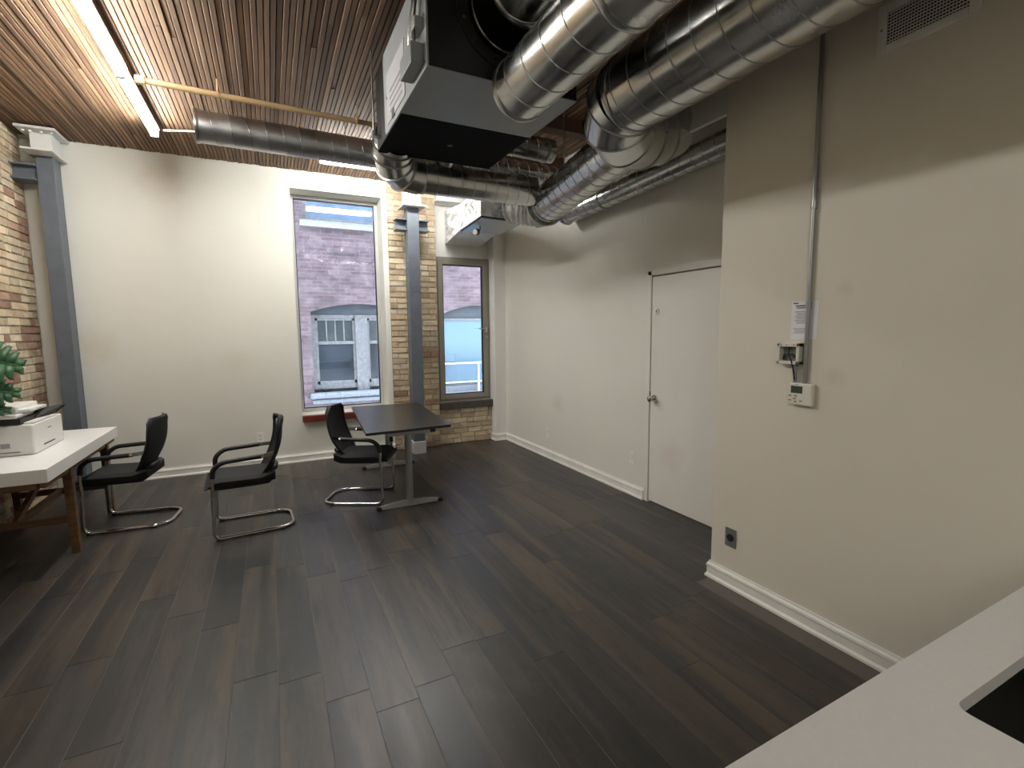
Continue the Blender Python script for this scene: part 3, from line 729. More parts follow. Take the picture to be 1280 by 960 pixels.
MB().cyl((fc[0], y0, fc[1]), (fc[0], y0-.008, fc[1]), .335*.82, n=48).build('flange', M['black'], ah, True)
for a in (198, 226, 254, 282, 310): MB().cyl((fc[0]+.25*math.cos(math.radians(a)), y0-.008, fc[1]+.25*math.sin(math.radians(a))), (fc[0]+.25*math.cos(math.radians(a)), y0-.016, fc[1]+.25*math.sin(math.radians(a))), .010, n=10).build('screw', M['chrome'], ah, True)
MB().rings([((fc[0], y0-.008, fc[1]), .215), ((fc[0], y0-.03, fc[1]), .205), ((fc[0], y0-.10, fc[1]+.003), .175), ((fc[0]+.0, y0-.16, fc[1]+.006), .165)], 48, False).build('collar', M['blackgloss'], ah, True)
MB().rings([((fc[0], y0-.03, fc[1]), .2055), ((fc[0], y0-.036, fc[1]), .209), ((fc[0], y0-.042, fc[1]), .2035)], 48, False).build('collar_bead', M['galv'], ah, True)
G = duct('shiny duct leaving the front of the air handler at the top edge of the photo', (fc[0], 2.29, fc[1]+.006), (fc[0]-.02, .4, fc[1]+.06), .16, pitch=.17, bands=(.03,), phase=.5)
hang(G, fc[0], 1.2, CZ, .15, 3.27)
for xx, yy in ((x0-.035, 3.62), (x1+.03, 3.62), (x1+.03, 2.52)):
    MB().cyl((xx, yy, z0+.1), (xx, yy, CZ), .006, n=8).build('threaded_rod', M['galvdk'], ah)
    MB().cyl((xx, yy, z0+.08), (xx, yy, z0+.11), .016, n=6).build('nut', M['galvdk'], ah)
    bx((min(xx, x0+.01 if xx < 1 else x1-.01)-.012, yy-.02, z0+.07), (max(xx, x0+.01 if xx < 1 else x1-.01)+.012, yy+.02, z0+.08)).build('hanger_bracket', M['galvdk'], ah)

# ================================================================ PLENUM BOX + FOIL
pl = thing('plenum_box', 'foil wrapped duct box above the opening window with grey underside', 'duct box', (2.2, 4.8, 2.70))
def crumple(mb, corners, nu, nv, amp, seed):
    r = random.Random(seed); a, b_, c_, d_ = (Vector(q) for q in corners); n_ = (b_-a).cross(d_-a).normalized(); o_ = []
    for j in range(nv+1):
        for i in range(nu+1):
            p = a.lerp(b_, i/nu).lerp(d_.lerp(c_, i/nu), j/nv); edge = i in (0, nu) or j in (0, nv)
            if not edge: p = p+n_*r.uniform(-amp, amp)+(b_-a)*r.uniform(-.3, .3)/nu+(d_-a)*r.uniform(-.3, .3)/nv
            o_.append(p)
    fs = []
    for j in range(nv):
        for i in range(nu):
            k = j*(nu+1)+i
            fs += [(k, k+1, k+nu+2), (k, k+nu+2, k+nu+1)] if r.random() < .5 else [(k, k+1, k+nu+1), (k+1, k+nu+2, k+nu+1)]
    mb.add(o_, fs)
mb = MB(); A4 = [(1.88, 4.42), (2.372, 4.46), (2.428, 5.15), (1.932, 5.13)]
for k in range(4):
    (xa, ya), (xb, yb) = A4[k], A4[(k+1) % 4]
    crumple(mb, [(xa, ya, 2.712), (xb, yb, 2.712), (xb, yb, 2.97), (xa, ya, 2.97)], 9, 5, .024, k+3)
mb.add([(*q, 2.97) for q in A4]+[(*q, 2.712) for q in A4], [(0, 1, 2, 3), (7, 6, 5, 4)])
mb.build('casing', M['foil'], pl)
c = Vector((2.153, 4.79)); inn = [tuple(c+(Vector(p)-c)*.93) for p in A4]
MB().prism(A4, 2.702, 2.712).build('rim', M['inkdk'], pl)
MB().prism(inn, 2.697, 2.703).build('underside_panel', M['satin'], pl)['label'] = 'grey underside panel'
MB().prism([tuple(c+(Vector(p)-c)*1.004) for p in [(1.88, 4.42), (1.892, 4.421), (1.944, 5.131), (1.932, 5.13)]], 2.71, 2.975).build('corner_tape', M['foil'], pl)
for k, (yy, zz) in enumerate(((4.62, 2.80), (4.66, 2.84), (4.71, 2.79), (4.76, 2.83), (4.82, 2.80), (4.66, 2.90), (4.74, 2.91))):
    xx = 1.88+(yy-4.42)*.073-.003; MB().bar((xx, yy, zz), (xx+.003, yy+.035, zz+.03), .004, .008, (1, 0, 0)).build('ink_stroke', M['inkdk'], pl)
# transition back to the wall
mb = MB()
vs = [(1.96, 5.13, 2.74), (2.42, 5.15, 2.74), (2.42, 5.15, 3.0), (1.96, 5.13, 3.0), (2.28, 6.66, 2.83), (2.80, 6.66, 2.83), (2.80, 6.66, 3.28), (2.28, 6.66, 3.28)]
for k, f_ in enumerate([(0,3,2,1), (0,1,5,4), (1,2,6,5), (2,3,7,6), (3,0,4,7)]): crumple(mb, [vs[q] for q in f_], 9, 8, .014, 20+k)
mb.build('foil_transition', M['foil'], pl)
# foil flex from plenum front to D
path = [(2.20, 4.46, 2.84), (2.25, 4.40, 2.83), (2.34, 4.34, 2.81), (2.42, 4.27, 2.797), (2.445, 4.21, 2.795), (2.43, 4.12, 2.795)]
rr = random.Random(2); prs = []
for i in range(26):
    t_ = i/25*(len(path)-1); k = min(int(t_), len(path)-2); p = Vector(path[k]).lerp(Vector(path[k+1]), t_-k)
    prs.append((p, .150+(.178-.150)*i/25+(.010 if i % 2 else -.006)+rr.uniform(-.006, .006)))
MB().rings(prs, 36, False).build('foil_flex', M['foil'], pl, True)
for xx, yy in ((1.95, 4.5), (2.38, 5.1)): MB().cyl((xx, yy, 2.95), (xx, yy, CZ), .005, n=6).build('hanger_rod', M['galvdk'], pl)
se = thing('duct_sensor', 'small round white and black sensor hanging under the foil wrapped box', 'sensor', (1.985, 4.80, 2.70))
MB().tube(fillet([(2.03, 4.80, 2.70), (2.03, 4.80, 2.655), (1.985, 4.80, 2.64)], .02), .006, 8).build('wire', M['plastic'], se, True)
MB().cyl((1.990, 4.79, 2.635), (1.968, 4.775, 2.630), .035, .028, 20).build('body', M['plastic'], se, True)
MB().cyl((1.968, 4.775, 2.630), (1.958, 4.768, 2.628), .030, .026, 20).build('face', M['ivory'], se, True)

# ================================================================ RIGHT WALL FITTINGS
cy = 1.566
o = thing('conduit_pipe', 'grey metal conduit running down the projecting wall to the thermostat', 'conduit', (BX-.014, cy, 1.31))
MB().cyl((BX-.014, cy, 1.305), (BX-.014, cy+.003, 3.05), .0105, n=14).build('pipe', M['satin'], o, True)
for zz in (2.215, 1.72): MB().cyl((BX-.014, cy, zz-.018), (BX-.014, cy, zz+.018), .0145, n=14).build('coupling', M['satin'], o, True)
MB().cyl((BX-.014, cy, 3.05), (BX-.014, cy, CZ), .0105, n=14).build('upper_pipe', M['plastic'], o, True)  # black colour stands in for the dark reflected by the metal
o = thing('paper_notice', 'white printed sheet taped to the wall behind the conduit', 'notice', (BX, 1.59, 1.64))
bx((BX-.0015, 1.522, 1.545), (BX, 1.664, 1.742)).build('sheet', M['paper'], o)
MB().box((BX-.0025, 1.628, 1.730), (BX-.0012, 1.655, 1.736)).build('header_print', M['inkdk'], o)
mb = MB()
mb.box((BX-.0025, 1.575, 1.716), (BX-.0012, 1.642, 1.722)); mb.box((BX-.0025, 1.585, 1.706), (BX-.0012, 1.636, 1.711)); mb.build('title_print', M['inkdk'], o)
mb = MB()
for k in range(9): mb.box((BX-.0025, 1.585, 1.688-k*.0075), (BX-.0012, 1.645-(k % 3)*.006, 1.691-k*.0075))
for k in range(4): mb.box((BX-.0025, 1.58, 1.600-k*.0075), (BX-.0012, 1.65-(k % 3)*.006, 1.603-k*.0075))
mb.build('body_print', M['ink'], o)
o = thing('junction_box', 'open ivory wall box with loose black wires beside the conduit', 'electrical box', (BX, 1.65, 1.42))
ya, yb, za, zb, xf = 1.588, 1.708, 1.415, 1.525, BX-.042
mb = MB(); mb.box((xf, ya, za), (BX, ya+.014, zb)); mb.box((xf, yb-.014, za), (BX, yb, zb)); mb.box((xf, ya, za), (BX, yb, za+.016)); mb.box((xf, ya, zb-.018), (BX, yb, zb)); mb.build('box_frame', M['ivory'], o, bev=.002)
bx((BX-.006, ya+.014, za+.016), (BX-.001, yb-.014, zb-.018)).build('box_back', M['greyplastic'], o)
MB().tube(fillet([(BX-.01, 1.69, 1.44), (BX-.035, 1.67, 1.475), (BX-.05, 1.63, 1.46), (BX-.04, 1.62, 1.42), (BX-.014, 1.615, 1.31)], .03), .004, 8).build('wire', M['plastic'], o, True)
MB().tube(fillet([(BX-.01, 1.66, 1.5), (BX-.03, 1.65, 1.46), (BX-.03, 1.62, 1.47), (BX-.01, 1.61, 1.43)], .03), .004, 8).build('wire', M['plastic'], o, True)
for yy in (1.615, 1.655, 1.685): MB().cyl((xf, yy, zb-.009), (xf-.002, yy, zb-.009), .004, n=8).build('screw', M['satin'], o)
o = thing('thermostat', 'white thermostat with small dark screen below the open wall box', 'thermostat', (BX, 1.575, 1.2))
bx((BX-.03, 1.515, 1.202), (BX, 1.640, 1.318)).build('body', M['ivory'], o, bev=.006)
bx((BX-.032, 1.565, 1.265), (BX-.029, 1.625, 1.302)).build('screen', M['lcd'], o)
for yy, zz in ((1.63, 1.25), (1.60, 1.25), (1.605, 1.235), (1.60, 1.22), (1.63, 1.225), (1.57, 1.225)): bx((BX-.0325, yy-.007, zz-.003), (BX-.029, yy+.007, zz+.003)).build('button', M['greyplastic'], o)
bx((BX-.0315, 1.585, 1.309), (BX-.029, 1.605, 1.312)).build('mark', M['ink'], o)
MB().cyl((BX-.014, 1.618, 1.318), (BX-.014, 1.618, 1.415), .009, n=12).build('conduit_stub', M['satin'], o, True)
# vent grille
o = thing('vent_grille', 'off-white air vent grille high on the projecting wall', 'vent', (BX, 1.15, 2.79))
ya, yb, za, zb = .972, 1.328, 2.793, 2.997
mb = MB(); mb.box((BX-.012, ya, za), (BX, ya+.036, zb)); mb.box((BX-.012, yb-.036, za), (BX, yb, zb)); mb.box((BX-.012, ya+.036, za), (BX, yb-.036, za+.036)); mb.box((BX-.012, ya+.036, zb-.036), (BX, yb-.036, zb)); mb.build('frame', M['trim'], o, bev=.003)
bx((BX-.002, ya+.036, za+.036), (BX, yb-.036, zb-.036)).build('backing', M['black'], o)
for k in range(10): 
    zz = za+.044+k*.0128; MB().bar((BX-.008, ya+.036, zz), (BX-.008, yb-.036, zz), .0022, .005, (0, 0, 1)).build('slat', M['trim'], o)
mb = MB()
for k in range(1, 26): yy = ya+.036+k*.0109; mb.box((BX-.004, yy-.0012, za+.036), (BX-.002, yy+.0012, zb-.036))
mb.build('vertical_bars', M['trim'], o)
for yy in (ya+.018, yb-.018): MB().cyl((BX-.012, yy, (za+zb)/2), (BX-.015, yy, (za+zb)/2), .005, n=8).build('screw', M['satin'], o)
def plate(name, label, cat, x_, y_, z_, w_, h_, axis, mat, kind):
    o = thing(name, label, cat, (x_, y_, z_))
    def B_(a0, a1, z0_, z1_, d0, d1):
        return bx((x_-d1, y_+a0, z_+z0_), (x_-d0, y_+a1, z_+z1_)) if axis == 'x' else bx((x_+a0, y_-d1, z_+z0_), (x_+a1, y_-d0, z_+z1_))
    B_(-w_/2, w_/2, -h_/2, h_/2, 0, .006).build('cover_plate', mat, o, bev=.002)
    if kind == 'round':
        MB().cyl((x_-.006, y_, z_), (x_-.012, y_, z_), .023, n=20).build('socket', M['plastic'], o, True)
    elif kind == 'switch':
        B_(-.017, .017, -.034, .034, .006, .009).build('rocker', M['ivory'], o, bev=.001)
    else:
        for dz in (-.022, .022):
            s_ = B_(-.016, .016, dz-.014, dz+.014, .006, .008).build('socket', M['ivory'], o, bev=.001)
            for dy in (-.006, .006): B_(dy-.0012, dy+.0012, dz-.004, dz+.006, .008, .0086).build('slot', M['inkdk'], s_)
    return o
plate('wall_outlet', 'white wall outlet plate left of the door, low on the right wall', 'outlet', RX, 3.61, .372, .075, .12, 'x', M['trim'], 'switch')
plate('wall_outlet', 'small white outlet low on the right wall near the far corner', 'outlet', RX, 5.22, .32, .07, .115, 'x', M['trim'], 'outlet')
plate('wall_outlet', 'grey metal outlet plate with black round socket on the projecting wall', 'outlet', BX, 1.982, .318, .078, .118, 'x', M['satin'], 'round')
plate('wall_outlet', 'white outlet plate on the back wall behind the middle chair', 'outlet', -.17, BY, .36, .075, .12, 'y', M['trim'], 'outlet')

# ================================================================ COUNTER (near right)
ct = thing('kitchen_counter', 'white quartz counter with undermount sink at the lower right', 'counter', (1.55, .15, 0))
cx0, cx1, cyf, cyb, cz = .30, BX-.003, .492, -.22, .90
sx0, sx1, sy0, sy1 = 1.10, 1.85, -.08, .381
mb = MB(); t_ = .03; rc = .025
outer = [(cx0, cyb), (cx1, cyb), (cx1, cyf+.018), (cx0, cyf-.012)]
inner = []
for (px_, py_, a0) in ((sx0+rc, sy0+rc, 180), (sx1-rc, sy0+rc, 270), (sx1-rc, sy1-rc, 0), (sx0+rc, sy1-rc, 90)):
    for k in range(5): a = math.radians(a0+90*k/4); inner.append((px_+rc*math.cos(a), py_+rc*math.sin(a)))
bm = bmesh.new()
for z in (cz,):
    vo = [bm.verts.new((*p, z)) for p in outer]; vi = [bm.verts.new((*p, z)) for p in inner]
    es = [bm.edges.new((vo[i], vo[(i+1) % 4])) for i in range(4)]+[bm.edges.new((vi[i], vi[(i+1) % len(vi)])) for i in range(len(vi))]
    bmesh.ops.triangle_fill(bm, use_beauty=True, edges=es)
ret = bmesh.ops.extrude_face_region(bm, geom=bm.faces[:])
for v in [g for g in ret['geom'] if isinstance(g, bmesh.types.BMVert)]: v.co.z -= t_
bmesh.ops.recalc_face_normals(bm, faces=bm.faces)
me = bpy.data.meshes.new('worktop'); bm.to_mesh(me); bm.free(); me.materials.append(M['quartz'])
for v in me.vertices: v.co = v.co-Vector(ct['_w'])
o = bpy.data.objects.new('worktop', me); COL.objects.link(o); o.parent = ct
mb = MB(); e = .012
mb.box((sx0-e, sy0-e, .70), (sx1+e, sy1+e, .71)); mb.box((sx0-e, sy0-e, .70), (sx0-.002, sy1+e, cz-t_)); mb.box((sx1+.002, sy0-e, .70), (sx1+e, sy1+e, cz-t_)); mb.box((sx0-e, sy1+.002, .70), (sx1+e, sy1+e, cz-t_)); mb.box((sx0-e, sy0-e, .70), (sx1+e, sy0-.002, cz-t_))
sk = mb.build('sink_basin', M['sinkdark'], ct); sk['label'] = 'black sink basin'
MB().cyl((1.45, .15, .71), (1.45, .15, .714), .045, n=24).build('drain', M['chrome'], sk, True)
mb = MB(); mb.box((cx0+.02, cyb+.02, .08), (sx0-.03, cyf-.04, cz-t_)); mb.box((sx0-.03, cyb+.02, .08), (cx1-.002, cyf-.04, .68)); mb.box((sx1+.03, cyb+.02, .68), (cx1-.002, cyf-.04, cz-t_)); mb.box((cx0+.05, cyb+.06, 0), (cx1-.002, cyf-.1, .08))
mb.build('cabinet_body', M['white'], ct)

# ================================================================ CHAIRS
def back_grid(nu=12, nv=14):
    """black reclined back: returns front and rear grids"""
    F = []; R_ = []
    for j in range(nv+1):
        v = j/nv; z = .44+v*.465
        xb = -.105-.135*v+.045*math.sin(PI*v)*(-1)+(.02*(v-.8)*5 if v > .8 else 0)*-.4
        hw = .145+.075*min(1, v/.35)**.8 if v < .35 else .22-.035*max(0, (v-.75)/.25)**2
        if v > .93: hw -= .03*((v-.93)/.07)**2
        if v < .06: hw -= .03*(1-v/.06)**2
        th = .014+(.012 if v > .88 else 0)+(.012*max(0, 1-v/.25))
        rf, rb = [], []
        for i in range(nu+1):
            u = -1+2*i/nu; y = hw*u; cx_ = .035*u*u
            rf.append((xb+cx_+th/2, y, z)); rb.append((xb+cx_-th/2, y, z))
        F.append(rf); R_.append(rb)
    vs = [p for row in F for p in row]+[p for row in R_ for p in row]; n = nu+1; N = n*(nv+1); fs = []
    for j in range(nv):
        for i in range(nu):
            a = j*n+i; fs.append((a, a+1, a+n+1, a+n)); fs.append((N+a, N+a+n, N+a+n+1, N+a+1))
    for j in range(nv):
        a = j*n; fs.append((a, a+n, N+a+n, N+a)); a = j*n+nu; fs.append((a, N+a, N+a+n, a+n))
    for i in range(nu):
        fs.append((i, N+i, N+i+1, i+1)); a = nv*n+i; fs.append((a, a+1, N+a+1, N+a))
    rim = [F[j][0] for j in range(nv+1)]+[F[nv][i] for i in range(1, nu)]+[F[j][nu] for j in range(nv, -1, -1)]+[F[0][i] for i in range(nu-1, 0, -1)]
    return MB().add(vs, fs), rim, F
def make_chair(label):
    t = thing('cantilever_chair', label, 'chair', (0, 0, 0), 'black cantilever chairs')
    hw = .232
    half = [(-.09, hw+.012, .632), (.205, hw+.012, .618), (.272, hw, .56), (.285, hw, .0148), (-.20, hw-.012, .0148), (-.285, hw-.075, .0148), (-.285, 0, .0148)]
    pts = half+[(x_, -y_, z_) for x_, y_, z_ in reversed(half[:-1])]
    P = fillet(pts, [.09, .09, .06, .05, .05, .05, .05, .05, .06, .09, .09], 6)
    MB().tube(P, .0142, 12).build('frame', M['chrome'], t, True, angle=80)
    for s in (-1, 1):
        arm = [(-.07, s*(hw+.012), .634), (.205, s*(hw+.012), .620), (.268, s*hw, .565), (.272, s*hw, .50)]
        MB().tube(fillet(arm, .07, 6), .0185, 12).build('armrest', M['plastic'], t, True, angle=80)
        MB().bar((-.065, s*(hw+.012), .634), (-.165, s*(hw-.012), .640), .010, .032).build('arm_bracket', M['chrome'], t, bev=.003)
        for xx in (.255, -.19): bx((xx-.018, s*(hw-.006)-.015, 0), (xx+.018, s*(hw-.006)+.015, .012)).build('foot_glide', M['plastic'], t, bev=.002)
    # seat cushion
    mb = MB(); nx, ny = 10, 10; top = []; bot = []
    for i in range(nx+1):
        u = i/nx; x_ = -.165+u*.495; rt_, rb_ = [], []
        for j in range(ny+1):
            w_ = -1+2*j/ny; hwid = .235-.03*max(0, .25-u)/.25
            ex = min(u, 1-u)*.495; ey = (1-abs(w_))*hwid
            rnd_ = min(1, ex/.035)*min(1, ey/.035); rnd_ = math.sqrt(max(0, 1-(1-rnd_)**2))
            zt = .455+.02*rnd_+.008*u-(.055*((u-.8)/.2)**2 if u > .8 else 0)+.01*(1-(w_)**2)*-1*math.sin(PI*u)+.03*max(0, (.2-u)/.2)
            rt_.append((x_, w_*hwid, zt)); rb_.append((x_, w_*hwid*.97, (.386+.034*(1-rnd_)+.02*max(0, (u-.75)/.25)**2)))
        top.append(rt_); bot.append(rb_)
    n = ny+1; N = n*(nx+1); vs = [p for r_ in top for p in r_]+[p for r_ in bot for p in r_]; fs = []
    for i in range(nx):
        for j in range(ny):
            a = i*n+j; fs.append((a, a+n, a+n+1, a+1)); fs.append((N+a, N+a+1, N+a+n+1, N+a+n))
    for i in range(nx):
        a = i*n; fs.append((a, N+a, N+a+n, a+n)); a = i*n+ny; fs.append((a, a+n, N+a+n, N+a))
    for j in range(ny): fs.append((j, j+1, N+j+1, N+j)); a = nx*n+j; fs.append((a, N+a, N+a+1, a+1))
    mb.add(vs, fs); mb.build('seat', M['fabric'], t, True, angle=70)
    bx((-.05, -.14, .378), (.15, .14, .40)).build('seat_pan', M['plastic'], t)
    g, rim, F = back_grid(); g.build('backrest', M['mesh'], t, True, angle=60)
    MB().tube(rim+[rim[0]], .011, 8, False).build('back_rim', M['plastic'], t, True, angle=80)
    # lumbar plastic piece and neck to seat
    MB().rings([((-.135, -.15, .495), .010), ((-.165, -.10, .50), .026), ((-.172, 0, .502), .030), ((-.165, .10, .50), .026), ((-.135, .15, .495), .010)], 12).build('lumbar_support', M['plastic'], t, True, angle=80)
    MB().bar((-.135, 0, .50), (-.08, 0, .395), .20, .016).build('back_spine', M['plastic'], t, bev=.004)
    return t
def copy_tree(o, parent=None):
    c = o.copy(); COL.objects.link(c)
    if parent is not None: c.parent = parent
    for ch in [q for q in bpy.data.objects if q.parent == o]: copy_tree(ch, c)
    return c
c2 = make_chair('middle black cantilever chair standing alone, facing the white desk')
c1 = copy_tree(c2); c1['label'] = 'black cantilever chair pulled up to the white desk'
c3 = copy_tree(c2); c3['label'] = 'black cantilever chair tucked at the dark table by the window'
c2.location = (-.195, 4.515, 0); c2.rotation_euler = (0, 0, PI+.045)
c1.location = (-1.11, 5.085, 0); c1.rotation_euler = (0, 0, PI-.13)
c3.location = (.705, 4.80, 0); c3.rotation_euler = (0, 0, -.45)

# ================================================================ TABLE
tb = thing('office_table', 'dark rectangular table on silver T-shaped legs in front of the brick pier', 'table', (1.09, 5.08, 0))
tz = .735
MB().add([(.70, 4.265, tz-.025), (1.487, 4.30, tz-.025), (1.60, 5.88, tz-.025), (.82, 5.93, tz-.025), (.70, 4.265, tz), (1.487, 4.30, tz), (1.60, 5.88, tz), (.82, 5.93, tz)],
         [(0,3,2,1), (4,5,6,7), (0,1,5,4), (1,2,6,5), (2,3,7,6), (3,0,4,7)]).build('tabletop', M['tabletop'], tb, bev=.002)
for yy, xc in ((4.345, 1.085), (5.79, 1.20)):
    lg = MB().cyl((xc, yy, .035), (xc, yy, tz-.06), .031, n=24).build('leg', M['satin'], tb, True)
    mb = MB(); n = 12; vs = []; fs = []
    for k in range(n+1):
        u = -1+2*k/n; h = .022+.028*(1-u*u); wd = .022+.008*(1-abs(u)); xx = xc+u*.285
        z_ = .006
        vs += [(xx, yy-wd, z_), (xx, yy+wd, z_), (xx, yy+wd*.75, z_+h), (xx, yy-wd*.75, z_+h)]
        if k:
            o_ = 4*(k-1)
            for q in range(4): fs.append((o_+q, o_+(q+1) % 4, o_+4+(q+1) % 4, o_+4+q))
    fs += [(0, 1, 2, 3), (4*n+3, 4*n+2, 4*n+1, 4*n)]
    mb.add(vs, fs); ft = mb.build('foot', M['satin'], lg, True)
    for s in (-1, 1): bx((xc+s*.285-.022, yy-.028, 0), (xc+s*.285+.022, yy+.028, .03)).build('foot_cap', M['plastic'], lg, bev=.004)
    bx((xc-.20, yy-.03, tz-.062), (xc+.20, yy+.03, tz-.026)).build('support_plate', M['satin'], lg, bev=.003)
for xx in (.93, 1.24): MB().bar((xx, 4.36, tz-.045), (xx+.115, 5.78, tz-.045), .03, .036).build('rail', M['plastic'], tb)
bx((1.30, 4.33, tz-.06), (1.345, 4.40, tz-.026)).build('clip', M['plastic'], tb)

# ================================================================ DESK
dk = thing('desk', 'white topped desk on brown wooden trestle legs by the left brick wall', 'desk', (-1.7, 4.9, 0))
dz0, dz1 = .660, .750
bx((-2.035, 4.065, dz0), (-1.335, 5.685, dz1)).build('desktop', M['white'], dk, bev=.003)
bx((-2.03, 4.09, .615), (-1.40, 4.12, dz0)).build('apron', M['deskwood'], dk)
bx((-1.385, 4.10, .620), (-1.360, 5.66, dz0)).build('apron', M['deskwood'], dk)
for yy in (4.545, 5.42):
    for xa, xb in ((-1.372, -1.378), (-1.985, -1.985)):
        s = 1 if xa > -1.7 else -1
        MB().add([(xa-.024-s*.0, yy-.022, 0), (xa+.024, yy-.022, 0), (xa+.024, yy+.022, 0), (xa-.024, yy+.022, 0),
                  (xb-.027, yy-.03, dz0), (xb+.027, yy-.03, dz0), (xb+.027, yy+.03, dz0), (xb-.027, yy+.03, dz0)],
                 [(0,3,2,1), (4,5,6,7), (0,1,5,4), (1,2,6,5), (2,3,7,6), (3,0,4,7)]).build('leg', M['deskwood'], dk, bev=.003)
    bx((-1.96, yy-.014, .238), (-1.395, yy+.014, .288)).build('stretcher', M['deskwood'], dk, bev=.002)
    bx((-1.96, yy-.014, .575), (-1.395, yy+.014, .640)).build('top_rail', M['deskwood'], dk, bev=.002)
MB().bar((-1.70, 4.56, .27), (-1.70, 5.40, .60), .03, .045).build('brace', M['deskwood'], dk)
bx((-1.72, 4.55, .24), (-1.68, 5.42, .285)).build('long_stretcher', M['deskwood'], dk)

# ================================================================ PRINTER
pr = thing('printer', 'white and black office printer on the desk', 'printer', (-1.8, 4.9, .75))
ax, ay0, ay1 = -1.565, 4.615, 5.17
bx((-1.99, ay0, .752), (ax, ay1, .972)).build('body', M['printer'], pr, bev=.012, seg=3)
bx((-1.985, ay0-.003, .775), (ax-.08, ay0+.002, .782)).build('tray_gap', M['greyplastic'], pr)
bx((ax-.005, ay0+.16, .79), (ax+.004, ay0+.36, .798)).build('slot', M['inkdk'], pr)
bx((ax-.18, ay0-.002, .81), (ax-.13, ay0+.002, .845)).build('emblem', M['ink'], pr)
bx((ax-.002, ay0+.26, .90), (ax+.002, ay0+.32, .91)).build('emblem', M['ink'], pr)
mb = MB(); mb.box((-1.99, ay0+.0, .975), (ax-.06, ay0+.03, 1.015)); mb.box((-1.99, ay0+.03, .972), (ax-.06, ay1-.05, 1.018)); mb.build('scanner_base', M['plastic'], pr, bev=.004)
bx((ax-.055, ay0+.03, .972), (ax-.005, ay0+.42, .985)).build('output_tray', M['printer'], pr, bev=.003)
fl = MB().add([(ax-.07, ay0+.18, .985), (ax+.0, ay0+.45, 1.005), (ax+.045, ay0+.50, 1.055), (ax-.09, ay0+.30, 1.05), (ax-.07, ay0+.18, .977), (ax+.0, ay0+.45, .995), (ax+.05, ay0+.50, 1.048), (ax-.09, ay0+.30, 1.042)],
              [(0,1,2,3), (7,6,5,4), (0,4,5,1), (1,5,6,2), (2,6,7,3), (3,7,4,0)]).build('flap', M['plastic'], pr); fl['label'] = 'raised black flap'
bx((-1.99, ay0-.005, 1.018), (ax-.075, ay1-.07, 1.045)).build('scanner_lid', M['printer'], pr, bev=.008)
bx((-1.98, ay0+.06, 1.045), (ax-.10, ay1-.12, 1.10)).build('document_feeder', M['printer'], pr, bev=.01)
bx((ax-.135, ay0+.10, 1.05), (ax-.035, ay1-.16, 1.072)).build('feeder_tray', M['printer'], pr, bev=.004)
bx((ax-.099, ay0+.22, 1.055), (ax-.034, ay0+.30, 1.060)).build('emblem', M['ink'], pr)

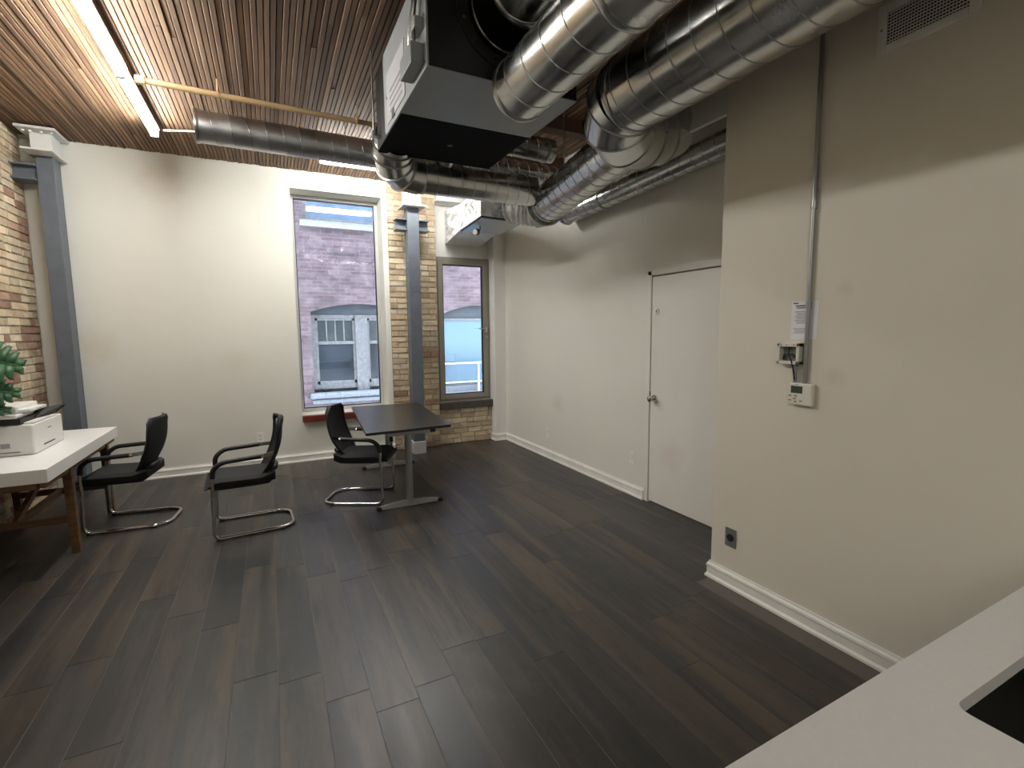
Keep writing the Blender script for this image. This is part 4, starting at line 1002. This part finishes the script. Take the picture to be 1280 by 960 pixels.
# ================================================================ PLANT
pt = thing('potted_monstera', 'green monstera plant with split leaves at the left edge above the printer', 'plant', (-1.93, 4.36, .75))
MB().rings([((-1.93, 4.36, .752), .065), ((-1.93, 4.36, .80), .075), ((-1.93, 4.36, .90), .088), ((-1.93, 4.36, .905), .092), ((-1.93, 4.36, .915), .092), ((-1.93, 4.36, .91), .084), ((-1.93, 4.36, .88), .082)], 28, False).build('pot', M['pot'], pt, True)
MB().cyl((-1.93, 4.36, .87), (-1.93, 4.36, .885), .083, n=24).build('soil', M['soil'], pt)
def leaf(base, tip, wid, nrm, droop=.10):
    base, tip = Vector(base), Vector(tip); d = tip-base; L = d.length; d.normalize(); n_ = Vector(nrm); n_ = (n_-d*n_.dot(d)).normalized(); s = d.cross(n_)
    nl = 7; vs = []; fs = []
    def P(u, w_):
        # u along midrib (-.12..1), w_ lateral -1..1
        return base+d*L*u+s*w_*wid-n_*(droop*w_*w_*wid*2.2+.10*L*max(0, u)**2)
    def prof(u): return max(.02, math.sin(PI*min(1, max(0, (u+.18)/1.18))**.75))**.7
    for sd in (-1, 1):
        for k in range(nl):
            u0, u1 = -.08+1.06*k/nl, -.08+1.06*(k+1)/nl; g = .10*(u1-u0)
            o_ = len(vs); um = (u0+u1)/2; w0, w1, wm = prof(u0), prof(u1), prof(um)
            sw = .10
            vs += [P(u0, 0), P(u1, 0), P(u0+sw*.35, sd*.62*w0), P(u1+sw*.35, sd*.62*w1),
                   P(u0+g+sw*.7, sd*.88*wm), P(u1-g+sw*.7, sd*.88*wm), P(um-.03+sw, sd*1.0*wm), P(um+.05+sw, sd*.97*wm)]
            f_ = [(0, 1, 3, 2), (2, 3, 5, 4), (4, 5, 7, 6)]
            fs += [tuple(o_+i for i in (q if sd > 0 else reversed(q))) for q in f_]
    mb = MB().add(vs, fs); o = mb.build('leaf', M['leaf'], pt, True, angle=25)
    md = o.modifiers.new('thick', 'SOLIDIFY'); md.thickness = .0025
    rib = MB().tube([P(u, 0)+n_*.002 for u in (0, .3, .6, .95)], .003, 6); rib.build('midrib', M['stem'], o, True)
    return P(0, 0)
for base, tip, wid, nrm in (((-1.83, 4.50, 1.475), (-1.565, 4.60, 1.40), .185, (.25, -.85, .45)),
                            ((-1.84, 4.48, 1.255), (-1.595, 4.58, 1.215), .125, (.25, -.85, .4)),
                            ((-1.85, 4.46, 1.155), (-1.645, 4.56, 1.10), .085, (.2, -.8, .5)),
                            ((-1.93, 4.30, 1.42), (-1.90, 4.10, 1.42), .08, (0, -.4, .9)),
                            ((-1.86, 4.24, 1.25), (-1.75, 4.12, 1.22), .09, (.2, -.4, .9)),
                            ((-1.86, 4.50, 1.56), (-1.86, 4.68, 1.60), .09, (.5, -.3, .8))):
    q = leaf(base, tip, wid, nrm)
    c_ = Vector((-1.93, 4.36, .885)); mid = c_.lerp(q, .5)+Vector((-.02, -.02, .08))
    MB().tube(fillet([c_, mid, q], .12, 6), .006, 8).build('stem', M['stem'], pt, True)

for o in bpy.data.objects:
    if '_w' in o.keys(): del o['_w']
